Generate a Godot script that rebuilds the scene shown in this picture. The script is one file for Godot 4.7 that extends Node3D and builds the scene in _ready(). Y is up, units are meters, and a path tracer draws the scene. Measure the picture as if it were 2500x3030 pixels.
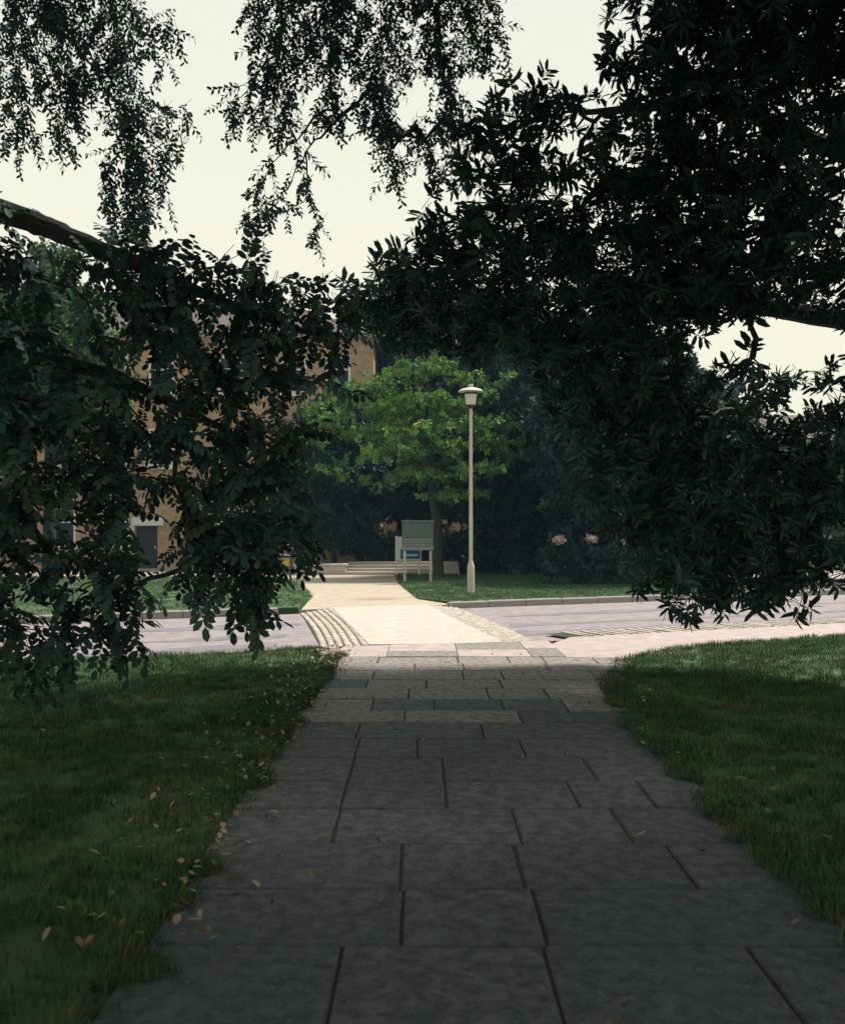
extends Node3D
# A tree-shaded park footpath that meets a raised crossing over a sunlit side street. Metres, y up, the camera looks along -z.

var rng := RandomNumberGenerator.new()
var taken := {}
var M := {}

# ------------------------------------------------------------------ helpers
func numbered(called: String) -> String:
	var n: int = taken.get(called, 0)
	taken[called] = n + 1
	return called if n == 0 else "%s_%03d" % [called, n]

func thing(called: String, label: String, category: String, at := Vector3.ZERO, turn := 0.0, group := "") -> Node3D:
	var o := Node3D.new()
	o.name = numbered(called)
	add_child(o, true)
	o.position = at
	o.rotation.y = turn
	o.set_meta("label", label)
	o.set_meta("category", category)
	if group: o.set_meta("group", group)
	return o

func setting(called: String, label: String, category: String) -> Node3D:
	var o := thing(called, label, category)
	o.set_meta("kind", "structure")
	return o

func obj(called: String, mesh: Mesh, m: Material, parent: Node, at := Vector3.ZERO) -> MeshInstance3D:
	var o := MeshInstance3D.new()
	o.name = called
	o.mesh = mesh
	o.material_override = m
	parent.add_child(o, true)
	o.position = at
	return o

func lin(r: float, g: float, b: float) -> Color:
	return Color(r, g, b).linear_to_srgb()

func mat(c: Color, rough := 0.85, tex: Texture2D = null, scale := 1.0) -> StandardMaterial3D:
	var m := StandardMaterial3D.new()
	m.albedo_color = c
	m.roughness = rough
	m.metallic_specular = 0.35
	if tex:
		m.albedo_texture = tex
		m.uv1_triplanar = true
		m.uv1_world_triplanar = true
		m.uv1_scale = Vector3.ONE * scale
	return m

func noise_image(sd: int, freq: float, size: int, octaves := 4) -> Image:
	var n := FastNoiseLite.new()
	n.seed = sd
	n.frequency = freq
	n.fractal_octaves = octaves
	n.noise_type = FastNoiseLite.TYPE_SIMPLEX_SMOOTH
	return n.get_seamless_image(size, size)

# colour texture between two linear colours: coarse patches and fine grain
func blotch(sd: int, a: Color, b: Color, coarse := 0.012, fine := 0.22, share := 0.5, size := 512) -> ImageTexture:
	var p := noise_image(sd, coarse, size, 5)
	var q := noise_image(sd + 7, fine, size, 3)
	var im := Image.create(size, size, false, Image.FORMAT_RGB8)
	for y in size:
		for x in size:
			var t: float = p.get_pixel(x, y).r * (1.0 - share) + q.get_pixel(x, y).r * share
			t = clampf((t - 0.5) * 1.7 + 0.5, 0.0, 1.0)
			im.set_pixel(x, y, a.lerp(b, t).linear_to_srgb())
	return ImageTexture.create_from_image(im)

func relief(sd: int, freq: float, strength: float, size := 512) -> ImageTexture:
	var im := noise_image(sd, freq, size, 4)
	im.convert(Image.FORMAT_RGBA8)
	im.bump_map_to_normal_map(strength)
	return ImageTexture.create_from_image(im)

func st_new() -> SurfaceTool:
	var st := SurfaceTool.new()
	st.begin(Mesh.PRIMITIVE_TRIANGLES)
	st.set_smooth_group(-1)
	return st

func tri(st: SurfaceTool, a: Vector3, b: Vector3, c: Vector3) -> void:
	st.add_vertex(a); st.add_vertex(b); st.add_vertex(c)

func quad(st: SurfaceTool, a: Vector3, b: Vector3, c: Vector3, d: Vector3) -> void:
	tri(st, a, b, c); tri(st, a, c, d)

func done(st: SurfaceTool) -> ArrayMesh:
	st.generate_normals()
	return st.commit()

# a box w x h x d standing on y = 0 with chamfered upper edges
func block(w: float, h: float, d: float, bev: float) -> ArrayMesh:
	var st := st_new()
	block_into(st, Transform3D(), w, h, d, bev)
	return done(st)

func block_into(st: SurfaceTool, t: Transform3D, w: float, h: float, d: float, bev: float) -> void:
	var x := w / 2.0
	var z := d / 2.0
	var lo := [Vector3(-x, 0, -z), Vector3(x, 0, -z), Vector3(x, 0, z), Vector3(-x, 0, z)]
	var mi := []
	var up := []
	for p: Vector3 in lo:
		mi.append(Vector3(p.x, h - bev, p.z))
		up.append(Vector3(p.x - signf(p.x) * bev, h, p.z - signf(p.z) * bev))
	for i in 4:
		var j := (i + 1) % 4
		quad(st, t * lo[i], t * mi[i], t * mi[j], t * lo[j])
		quad(st, t * mi[i], t * up[i], t * up[j], t * mi[j])
	quad(st, t * up[0], t * up[3], t * up[2], t * up[1])
	quad(st, t * lo[0], t * lo[1], t * lo[2], t * lo[3])

# a flat sheet over a polygon in x and z, with a skirt of a given depth
func sheet(poly: Array, y: float, skirt := 0.0) -> ArrayMesh:
	var pts := PackedVector2Array()
	for p in poly: pts.append(Vector2(p[0], p[1]))
	var idx := Geometry2D.triangulate_polygon(pts)
	var st := st_new()
	for k in range(0, idx.size(), 3):
		var v := []
		for e in 3: v.append(Vector3(pts[idx[k + e]].x, y, pts[idx[k + e]].y))
		if (v[1] - v[0]).cross(v[2] - v[0]).y > 0: tri(st, v[0], v[2], v[1])
		else: tri(st, v[0], v[1], v[2])
	if skirt > 0:
		for i in pts.size():
			var a := pts[i]
			var b := pts[(i + 1) % pts.size()]
			quad(st, Vector3(a.x, y, a.y), Vector3(b.x, y, b.y), Vector3(b.x, y - skirt, b.y), Vector3(a.x, y - skirt, a.y))
	return done(st)

# a round tapered tube along points
func tube(st: SurfaceTool, pts: Array, radii: Array, sides := 8) -> void:
	var rings := []
	var ref := Vector3(0.31, 0.17, 0.93)
	for i in pts.size():
		var d: Vector3 = (pts[mini(i + 1, pts.size() - 1)] - pts[maxi(i - 1, 0)]).normalized()
		var u := d.cross(ref).normalized()
		var w := d.cross(u)
		var ring := []
		for k in sides:
			var a := TAU * k / sides
			ring.append(pts[i] + (u * cos(a) + w * sin(a)) * radii[i])
		rings.append(ring)
	for i in pts.size() - 1:
		for k in sides:
			var j := (k + 1) % sides
			quad(st, rings[i][k], rings[i + 1][k], rings[i + 1][j], rings[i][j])
	for k in range(1, sides - 1):
		tri(st, rings[0][0], rings[0][k], rings[0][k + 1])
		tri(st, rings[-1][0], rings[-1][k + 1], rings[-1][k])

# a turned shape from [radius, height] pairs
func lathe(profile: Array, sides := 20) -> ArrayMesh:
	var st := SurfaceTool.new()
	st.begin(Mesh.PRIMITIVE_TRIANGLES)
	st.set_smooth_group(-1)
	for i in profile.size() - 1:
		for k in sides:
			var a := TAU * k / sides
			var b := TAU * (k + 1) / sides
			var p: Array = profile[i]
			var q: Array = profile[i + 1]
			quad(st, Vector3(cos(a) * p[0], p[1], sin(a) * p[0]), Vector3(cos(a) * q[0], q[1], sin(a) * q[0]), Vector3(cos(b) * q[0], q[1], sin(b) * q[0]), Vector3(cos(b) * p[0], p[1], sin(b) * p[0]))
	return done(st)

# ------------------------------------------------------------------ leaves and trees
func leaf_into(st: SurfaceTool, t: Transform3D, l: float, w: float, widest := 0.45, droop := 0.18) -> void:
	# along +z from the stalk, folded a little along the midrib
	var stations := [0.0, widest * 0.55, widest + 0.22, 1.0]
	var half := [0.0, w * 0.42, w * 0.46, 0.0]
	var c := []
	var a := []
	var b := []
	for i in 4:
		var s: float = stations[i]
		var y := -droop * l * s * s
		c.append(t * Vector3(0, y - w * 0.10 * (1.0 if half[i] > 0 else 0.0), s * l))
		a.append(t * Vector3(-half[i], y, s * l))
		b.append(t * Vector3(half[i], y, s * l))
	tri(st, c[0], a[1], c[1]); tri(st, c[0], c[1], b[1])
	quad(st, c[1], a[1], a[2], c[2]); quad(st, c[1], c[2], b[2], b[1])
	tri(st, c[2], a[2], c[3]); tri(st, c[2], c[3], b[2])

func aim(dir: Vector3, roll: float) -> Basis:
	var z := dir.normalized()
	var x := Vector3.UP.cross(z)
	if x.length() < 0.05: x = Vector3.RIGHT
	x = x.normalized()
	return Basis(x, z.cross(x), z) * Basis(Vector3(0, 0, 1), roll)

# the leaves of one spray as transforms, its twig along +z
func spray(kind: String) -> Dictionary:
	var out := {"leaves": [], "length": 0.3, "l": 0.1, "w": 0.05, "widest": 0.45, "twig": 0.004}
	if kind == "whorl":
		out.merge({"length": 0.24, "l": 0.165, "w": 0.05, "widest": 0.5, "twig": 0.005}, true)
		for k in 11:
			var a := k * 2.4
			var s := 0.55 + 0.45 * k / 10.0
			var d := Vector3(cos(a), sin(a), 0.35 + 0.5 * s * rng.randf()).normalized()
			out.leaves.append(Transform3D(aim(d, rng.randf_range(-0.5, 0.5)).scaled(Vector3.ONE * rng.randf_range(0.7, 1.15)), Vector3(0, 0, out.length * s)))
	elif kind == "alternate":
		out.merge({"length": 0.29, "l": 0.078, "w": 0.043, "widest": 0.5, "twig": 0.003}, true)
		for k in 11:
			var side := 1.0 if k % 2 else -1.0
			var s := 0.15 + 0.85 * k / 10.0
			var d := Vector3(side * (1.0 if k < 10 else 0.1), rng.randf_range(-0.45, 0.15), 0.65).normalized()
			out.leaves.append(Transform3D(aim(d, rng.randf_range(-0.5, 0.5)).scaled(Vector3.ONE * rng.randf_range(0.75, 1.15)), Vector3(0, 0, out.length * s)))
	elif kind == "fine":
		out.merge({"length": 0.36, "l": 0.068, "w": 0.033, "widest": 0.42, "twig": 0.0025}, true)
		for k in 15:
			var a := k * 2.2 + rng.randf()
			var s := 0.12 + 0.88 * k / 14.0
			var d := Vector3(cos(a), sin(a), 0.8).normalized()
			out.leaves.append(Transform3D(aim(d, rng.randf_range(-1, 1)).scaled(Vector3.ONE * rng.randf_range(0.7, 1.2)), Vector3(0, 0, out.length * s)))
	else:  # clump, for crowns seen from afar
		out.merge({"length": 0.36, "l": 0.15, "w": 0.085, "widest": 0.5, "twig": 0.005}, true)
		for k in 16:
			var a := k * 2.4
			var s := 0.1 + 0.9 * k / 15.0
			var d := Vector3(cos(a), sin(a) * 0.6, 0.5).normalized()
			out.leaves.append(Transform3D(aim(d, rng.randf_range(-0.7, 0.7)).scaled(Vector3.ONE * rng.randf_range(0.7, 1.2)), Vector3(rng.randf_range(-0.08, 0.08), rng.randf_range(-0.08, 0.08), out.length * s)))
	var st := st_new()
	for t: Transform3D in out.leaves: leaf_into(st, t, out.l, out.w, out.widest)
	tube(st, [Vector3(0, 0, -0.05), Vector3(0, 0, out.length)], [out.twig, out.twig * 0.4], 3)
	out.mesh = done(st)
	st = st_new()
	leaf_into(st, Transform3D(), out.l, out.w, out.widest)
	out.leaf_mesh = done(st)
	st = st_new()
	tube(st, [Vector3(0, 0, -0.05), Vector3(0, 0, out.length)], [out.twig, out.twig * 0.4], 5)
	out.twig_mesh = done(st)
	return out

# fills a tree's leaf masses (x, y, z, rx, ry, rz, fill) with sprays and joins them by branches to its limbs
func grow(tree: Node3D, masses: Array, sp: Dictionary, leafmat: Material, bark: Material, per: float, droop: float, size: Vector2, skeleton: Array, single := 0, hang := false) -> void:
	var xf: Array[Transform3D] = []
	var loose: Array[Transform3D] = []
	for m: Array in masses:
		var c := Vector3(m[0], m[1], m[2])
		var r := Vector3(m[3], m[4], m[5])
		var count := int(per * m[6] * (r.x * r.y + r.y * r.z + r.x * r.z)) + 1
		for k in count:
			var d := Vector3(rng.randfn(), rng.randfn(), rng.randfn()).normalized()
			var q := pow(rng.randf(), 0.45)
			var p := c + d * r * q
			var dir := d * 0.8 + Vector3(rng.randfn(), rng.randfn(), rng.randfn()) * 0.5 + Vector3.DOWN * droop
			var s := rng.randf_range(size.x, size.y)
			var t := Transform3D(aim(dir, rng.randf_range(-0.8, 0.8)).scaled(Vector3.ONE * s), p - dir.normalized() * 0.1)
			if single > 0 and m[6] < 0.85 and q > 0.8 and loose.size() < single and rng.randf() < 0.12: loose.append(t)
			else: xf.append(t)
	var mm := MultiMesh.new()
	mm.transform_format = MultiMesh.TRANSFORM_3D
	mm.use_colors = true
	mm.mesh = sp.mesh
	mm.instance_count = xf.size()
	for i in xf.size():
		mm.set_instance_transform(i, xf[i])
		var v := rng.randf_range(0.55, 1.5)
		var yl := rng.randf_range(-0.15, 0.3)
		mm.set_instance_color(i, Color(v * (1.0 + yl), v, v * (1.0 - yl * 0.6)))
	var f := MultiMeshInstance3D.new()
	f.name = "foliage"
	f.multimesh = mm
	f.material_override = leafmat
	f.set_meta("kind", "stuff")
	tree.add_child(f, true)
	for t in loose:
		var tw := obj("twig", sp.twig_mesh, bark, tree)
		tw.transform = t
		for lt: Transform3D in sp.leaves:
			var o := obj("leaf", sp.leaf_mesh, leafmat, tree)
			o.transform = t * lt
	# branches: every mass hangs on the nearest point that is already joined to the trunk
	var pts: Array[Vector3] = []
	var up: Array[int] = []
	for s in skeleton:
		pts.append(s)
		up.append(-1)
	var left: Array[Vector3] = []
	for m: Array in masses: left.append(Vector3(m[0], m[1], m[2]))
	while left.size():
		var best := INF
		var bi := 0
		var bj := 0
		for i in left.size():
			for j in pts.size():
				var dd := left[i].distance_squared_to(pts[j])
				if hang and pts[j].y < left[i].y + 0.75 * Vector2(left[i].x - pts[j].x, left[i].z - pts[j].z).length(): dd *= 6.0
				if dd < best:
					best = dd; bi = i; bj = j
		pts.append(left[bi])
		up.append(bj)
		left.remove_at(bi)
	var burden := []
	burden.resize(pts.size())
	burden.fill(1)
	for i in range(pts.size() - 1, -1, -1):
		if up[i] >= 0: burden[up[i]] += burden[i]
	var root := []
	for i in pts.size(): root.append(i if up[i] < 0 else root[up[i]])
	for k in skeleton.size():
		var st := st_new()
		var some := false
		for i in pts.size():
			if up[i] < 0 or root[i] != k: continue
			some = true
			var a := pts[up[i]]
			var b := pts[i]
			var l := a.distance_to(b)
			var side := Vector3(rng.randfn(), rng.randfn(), rng.randfn()) * l * 0.06
			var r1 := 0.0028 * sqrt(float(burden[i])) + 0.002
			var r0 := r1 * 1.5
			tube(st, [a, a.lerp(b, 0.33) + side + Vector3.UP * l * 0.05, a.lerp(b, 0.66) - side * 0.5 + Vector3.UP * l * 0.04, b], [r0, r0 * 0.85, r1 * 1.1, r1 * 0.7], 5)
		if some: obj("branch", done(st), bark, tree)

func trunk_part(tree: Node3D, called: String, pts: Array, radii: Array, bark: Material) -> void:
	var fine := []
	var rad := []
	for i in pts.size() - 1:
		for k in 5:
			var t := k / 5.0
			var w: Vector3 = Vector3(rng.randfn(), 0, rng.randfn()) * float(radii[i]) * 0.06
			fine.append(pts[i].lerp(pts[i + 1], t) + w)
			rad.append(lerpf(radii[i], radii[i + 1], t) * rng.randf_range(0.94, 1.07))
	fine.append(pts[-1])
	rad.append(radii[-1])
	var st := st_new()
	tube(st, fine, rad, 11)
	obj(called, done(st), bark, tree)

# a tree seen from afar: lobes of clumps round a trunk
func far_tree(called: String, label: String, at: Vector3, h: float, bare: float, wide: float, m: Material, per: float, lobes: int, flat := 0.5, group := "") -> Node3D:
	var t := thing(called, label, "tree", at, 0.0, group)
	trunk_part(t, "trunk", [Vector3(0, -0.1, 0), Vector3(0.05, bare + 0.4, 0), Vector3(-0.05, h * 0.6, 0.05), Vector3(0, h * 0.85, 0)], [0.05 * h * 0.45, 0.03 * h * 0.45, 0.02 * h * 0.4, 0.02], M.bark)
	var masses := []
	for k in lobes:
		var y := bare + (h - bare) * (k + 0.5) / lobes
		var s := sin(PI * clampf(0.15 + 0.8 * (k + 0.5) / lobes, 0, 1))
		var a := k * 2.4 + rng.randf()
		var r := wide * s * rng.randf_range(0.35, 0.65)
		var rr := wide * s * rng.randf_range(0.38, 0.55) + 0.3
		masses.append([cos(a) * r, y, sin(a) * r, rr, rr * flat, rr, 1.0])
	grow(t, masses, M.clump, m, M.bark, per, 0.2, Vector2(0.9, 1.5), [Vector3(0.05, bare + 0.4, 0), Vector3(0, h * 0.5, 0), Vector3(0, h * 0.8, 0)])
	return t

# ------------------------------------------------------------------ grass
func tuft(h: float, blades: int, spread: float) -> ArrayMesh:
	var st := st_new()
	for k in blades:
		var a := TAU * rng.randf()
		var base := Vector3(rng.randf_range(-spread, spread), -0.01, rng.randf_range(-spread, spread))
		var lean := Vector3(cos(a), 0, sin(a)) * h * rng.randf_range(0.2, 0.8)
		var w := Vector3(-sin(a), 0, cos(a)) * 0.0035
		var hh := h * rng.randf_range(0.6, 1.1)
		var mid := base + lean * 0.35 + Vector3(0, hh * 0.6, 0)
		quad(st, base - w, mid - w * 0.7, mid + w * 0.7, base + w)
		tri(st, mid - w * 0.7, base + lean + Vector3(0, hh, 0), mid + w * 0.7)
	return done(st)

func grass_on(parent: Node3D, poly: Array, y: float, count: int, mesh: Mesh, m: Material, near_z := -100.0) -> void:
	var pts := PackedVector2Array()
	var lo := Vector2(1e9, 1e9)
	var hi := Vector2(-1e9, -1e9)
	for p in poly:
		var v := Vector2(p[0], p[1])
		pts.append(v); lo = lo.min(v); hi = hi.max(v)
	var patches := FastNoiseLite.new()
	patches.seed = 99
	patches.frequency = 0.9
	var xf: Array[Transform3D] = []
	while xf.size() < count:
		var p := Vector2(rng.randf_range(lo.x, hi.x), rng.randf_range(lo.y, hi.y))
		if not Geometry2D.is_point_in_polygon(p, pts): continue
		xf.append(Transform3D(Basis(Vector3.UP, rng.randf() * TAU).scaled(Vector3.ONE * rng.randf_range(0.5, 1.2) * (1.0 + 0.5 * patches.get_noise_2d(p.x + 9.0, p.y))), Vector3(p.x, y, p.y)))
		if near_z > -50.0 and rng.randf() < 0.5 and patches.get_noise_2d(p.x * 1.5, p.y * 1.5 + 70.0) > 0.25: xf.pop_back()
	scatter(parent, "grass", xf, mesh, m)

func scatter(parent: Node3D, called: String, xf: Array[Transform3D], mesh: Mesh, m: Material) -> void:
	var patches := FastNoiseLite.new()
	patches.seed = 99
	patches.frequency = 0.9
	var mm := MultiMesh.new()
	mm.transform_format = MultiMesh.TRANSFORM_3D
	mm.use_colors = true
	mm.mesh = mesh
	mm.instance_count = xf.size()
	for i in xf.size():
		mm.set_instance_transform(i, xf[i])
		var at := xf[i].origin
		var patch := patches.get_noise_2d(at.x, at.z)
		var v := rng.randf_range(0.55, 1.35) * (1.0 + 0.5 * patch)
		mm.set_instance_color(i, Color(v * (1.05 + 0.5 * patches.get_noise_2d(at.x * 2.0 + 40.0, at.z * 2.0) + (1.6 if rng.randf() < 0.06 else 0.0)), v, v * 0.95))
	var f := MultiMeshInstance3D.new()
	f.name = called
	f.multimesh = mm
	f.material_override = m
	f.set_meta("kind", "stuff")
	parent.add_child(f, true)

func leaf_material(r: float, g: float, b: float, back := 0.3, rough := 0.7) -> StandardMaterial3D:
	var m := mat(lin(r, g, b), rough)
	m.vertex_color_use_as_albedo = true
	m.metallic_specular = 0.22
	m.backlight_enabled = true
	m.backlight = Color(back * 0.8, back, back * 0.4)
	m.cull_mode = BaseMaterial3D.CULL_DISABLED
	return m

# the street's edges: z as a function of x
func near_edge(x: float) -> float: return -14.43 - 0.459 * x
func table_edge(x: float) -> float: return -14.03 - 0.246 * x
func far_edge(x: float) -> float: return -21.3 - 0.459 * x
const ALONG := Vector3(0.9088, 0, -0.4171)
const TURN := 0.4303

func _ready() -> void:
	rng.seed = 20240611
	# ---------------------------------------------------------------- camera, sky, sun, exposure
	var cam := Camera3D.new()
	cam.name = "camera"
	cam.fov = 52.58
	cam.position = Vector3(0, 1.6, 0)
	cam.rotation.x = 0.016
	cam.near = 0.1
	cam.far = 400.0
	# a folding instant camera's lens: 13 mm across the aperture, set to about ten metres
	var lens := CameraAttributesPhysical.new()
	lens.frustum_focal_length = 24.287
	lens.frustum_focus_distance = 11.0
	lens.frustum_near = 0.1
	lens.frustum_far = 400.0
	lens.exposure_aperture = 1.9
	cam.attributes = lens
	add_child(cam)
	var sky := ProceduralSkyMaterial.new()
	sky.sky_top_color = Color(0.57, 0.69, 0.78)
	sky.sky_horizon_color = Color(0.815, 0.80, 0.712)
	sky.sky_curve = 1.3
	sky.ground_bottom_color = Color(0.25, 0.25, 0.25)
	sky.ground_horizon_color = Color(0.6, 0.6, 0.58)
	sky.sun_angle_max = 1.0
	var env := Environment.new()
	env.background_mode = Environment.BG_SKY
	env.sky = Sky.new()
	env.sky.sky_material = sky
	env.tonemap_mode = Environment.TONE_MAPPER_LINEAR
	env.tonemap_exposure = 1.6
	env.fog_enabled = true
	env.fog_density = 0.0007
	env.fog_light_color = Color(0.62, 0.80, 0.92)
	env.sdfgi_enabled = true
	env.ssao_enabled = true
	env.ssil_enabled = true
	var we := WorldEnvironment.new()
	we.name = "world_environment"
	we.environment = env
	add_child(we)
	var sun := DirectionalLight3D.new()
	sun.name = "sun"
	sun.light_energy = 1.4
	sun.light_color = Color(1.0, 0.95, 0.90)
	sun.light_angular_distance = 10.0
	sun.shadow_enabled = true
	add_child(sun)
	var az := deg_to_rad(52.0)
	var el := deg_to_rad(60.0)
	sun.look_at_from_position(Vector3(sin(az) * cos(el), sin(el), -cos(az) * cos(el)) * 50.0, Vector3.ZERO)

	make_materials()
	build_ground()
	build_crossing()
	build_buildings()
	build_far_trees()
	build_near_trees()
	build_furniture()
	build_litter()

func make_materials() -> void:
	M.asphalt = mat(Color.WHITE, 0.9, blotch(3, Color(0.20, 0.180, 0.188), Color(0.315, 0.284, 0.293), 0.008, 0.35, 0.45), 0.5)
	M.asphalt.normal_enabled = true
	M.asphalt.normal_texture = relief(31, 0.3, 3.0)
	M.pavement = mat(Color.WHITE, 0.9, blotch(5, Color(0.29, 0.25, 0.24), Color(0.40, 0.345, 0.33), 0.01, 0.3, 0.4), 0.6)
	M.table = mat(Color.WHITE, 0.9, blotch(9, Color(0.37, 0.33, 0.298), Color(0.48, 0.43, 0.39), 0.01, 0.3, 0.35), 0.5)
	M.forecourt = mat(Color.WHITE, 0.9, blotch(11, Color(0.30, 0.26, 0.2), Color(0.42, 0.365, 0.285), 0.012, 0.3, 0.4), 0.4)
	M.soil = mat(Color.WHITE, 1.0, blotch(13, Color(0.03, 0.04, 0.025), Color(0.06, 0.075, 0.04), 0.02, 0.25, 0.5), 0.6)
	M.lawn = mat(Color.WHITE, 1.0, blotch(15, Color(0.042, 0.088, 0.042), Color(0.098, 0.14, 0.068), 0.02, 0.25, 0.5), 0.5)
	M.bed = mat(Color.WHITE, 1.0, blotch(19, Color(0.022, 0.028, 0.022), Color(0.07, 0.075, 0.055), 0.03, 0.3, 0.5), 1.0)
	var stone_tones := [[Color(0.058, 0.068, 0.074), Color(0.142, 0.153, 0.157)], [Color(0.052, 0.062, 0.07), Color(0.12, 0.132, 0.139)], [Color(0.15, 0.142, 0.133), Color(0.275, 0.26, 0.243)]]  # last pair is paler: painted sunlight for the slabs nearest the street
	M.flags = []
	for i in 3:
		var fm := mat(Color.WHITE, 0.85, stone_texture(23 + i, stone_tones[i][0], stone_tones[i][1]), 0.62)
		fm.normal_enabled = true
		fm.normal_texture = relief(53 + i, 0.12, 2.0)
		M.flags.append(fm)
	M.setts = []
	for i in 3:
		M.setts.append(mat(Color.WHITE, 0.85, blotch(41 + i, Color(0.33, 0.295, 0.255) * (0.9 + 0.08 * i), Color(0.46, 0.415, 0.36) * (0.9 + 0.08 * i), 0.03, 0.3, 0.5), 1.4))
	M.kerb = mat(Color.WHITE, 0.85, blotch(45, Color(0.21, 0.20, 0.185), Color(0.33, 0.31, 0.285), 0.03, 0.3, 0.5), 1.2)
	M.brick = mat(Color.WHITE, 0.95, brick_texture(), 1.0)
	M.white_paint = mat(lin(0.72, 0.70, 0.66), 0.6)
	M.glass = mat(lin(0.02, 0.025, 0.03), 0.12)
	M.door = mat(lin(0.03, 0.036, 0.036), 0.5)
	M.slate = mat(Color.WHITE, 0.8, blotch(47, Color(0.06, 0.05, 0.05), Color(0.12, 0.10, 0.09), 0.05, 0.3, 0.5), 0.8)
	M.render_wall = mat(Color.WHITE, 0.9, blotch(49, Color(0.44, 0.39, 0.35), Color(0.58, 0.52, 0.47), 0.02, 0.2, 0.4), 0.5)
	M.bark = mat(Color.WHITE, 0.95, blotch(51, Color(0.032, 0.031, 0.029), Color(0.08, 0.075, 0.066), 0.04, 0.2, 0.5), 1.5)
	M.bark.normal_enabled = true
	M.bark.normal_texture = relief(71, 0.06, 8.0)
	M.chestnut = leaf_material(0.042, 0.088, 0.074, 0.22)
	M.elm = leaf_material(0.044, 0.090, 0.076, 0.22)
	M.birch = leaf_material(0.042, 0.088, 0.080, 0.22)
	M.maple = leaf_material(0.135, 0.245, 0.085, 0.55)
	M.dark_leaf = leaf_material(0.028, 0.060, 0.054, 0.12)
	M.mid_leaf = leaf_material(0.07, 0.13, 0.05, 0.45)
	M.blade = leaf_material(0.062, 0.122, 0.056, 0.3, 0.75)
	M.whorl = spray("whorl")
	M.alternate = spray("alternate")
	M.fine = spray("fine")
	M.clump = spray("clump")

func stone_texture(sd: int, a: Color, b: Color) -> ImageTexture:
	# grit, damp stains and spots of pale lichen
	var size := 1024
	var p := noise_image(sd, 0.012, size, 5)
	var q := noise_image(sd + 7, 0.35, size, 2)
	var l := noise_image(sd + 13, 0.045, size, 4)
	var d := noise_image(sd + 17, 0.02, size, 5)
	var im := Image.create(size, size, false, Image.FORMAT_RGB8)
	var lichen := Color(0.22, 0.235, 0.21)
	var stain := Color(0.045, 0.05, 0.045)
	for y in size:
		for x in size:
			var grit := q.get_pixel(x, y).r
			var t := clampf((p.get_pixel(x, y).r - 0.5) * 1.3 + 0.5 + (grit - 0.5) * 0.9, 0.0, 1.0)
			var c := a.lerp(b, t)
			var s := clampf((d.get_pixel(x, y).r - 0.62) * 5.0, 0.0, 0.6)
			c = c.lerp(stain, s)
			if l.get_pixel(x, y).r + (grit - 0.5) * 0.12 > 0.78: c = c.lerp(lichen, 0.6)
			im.set_pixel(x, y, c.linear_to_srgb())
	return ImageTexture.create_from_image(im)

func brick_texture() -> ImageTexture:
	# courses too fine to pick apart from the footpath: 1 m square, 13 courses, tone differing brick by brick
	var s := 260
	var im := Image.create(s, s, false, Image.FORMAT_RGB8)
	var tones := []
	for k in 13 * 5: tones.append(rng.randf_range(0.8, 1.15))
	for y in s:
		var row := y / 20
		for x in s:
			var xx := (x + (26 if row % 2 else 0)) % s
			var joint := y % 20 < 3 or xx % 52 < 3
			var v: float = tones[row * 5 + xx / 52]
			var c := Color(0.42, 0.36, 0.30) if joint else Color(0.45 * v, 0.288 * v, 0.172 * v)
			im.set_pixel(x, y, c.linear_to_srgb())
	return ImageTexture.create_from_image(im)

# ------------------------------------------------------------------ ground
const LAWN_LEFT := [[-1.02, 8.0], [-1.02, -12.6], [-1.12, -13.35], [-1.42, -13.62], [-4.0, -12.46], [-12.0, -8.79], [-26.0, -2.4], [-26.0, 8.0]]
const LAWN_RIGHT := [[1.62, 8.0], [1.62, -8.6], [1.85, -10.8], [2.32, -12.25], [2.95, -13.25], [3.7, -13.95], [4.55, -14.4], [5.4, -14.9], [14.0, -18.75], [26.0, -24.2], [26.0, 8.0]]
const LAWN_FAR_LEFT := [[-2.45, -20.5], [-2.55, -24.0], [-3.4, -29.0], [-4.6, -33.6], [-30.0, -33.6], [-30.0, -7.85]]
const LAWN_FAR_RIGHT := [[0.75, -21.95], [-0.1, -23.2], [-0.35, -26.0], [-0.7, -30.0], [-0.9, -35.2], [6.6, -35.2], [7.4, -26.2], [3.0, -23.0]]

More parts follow.
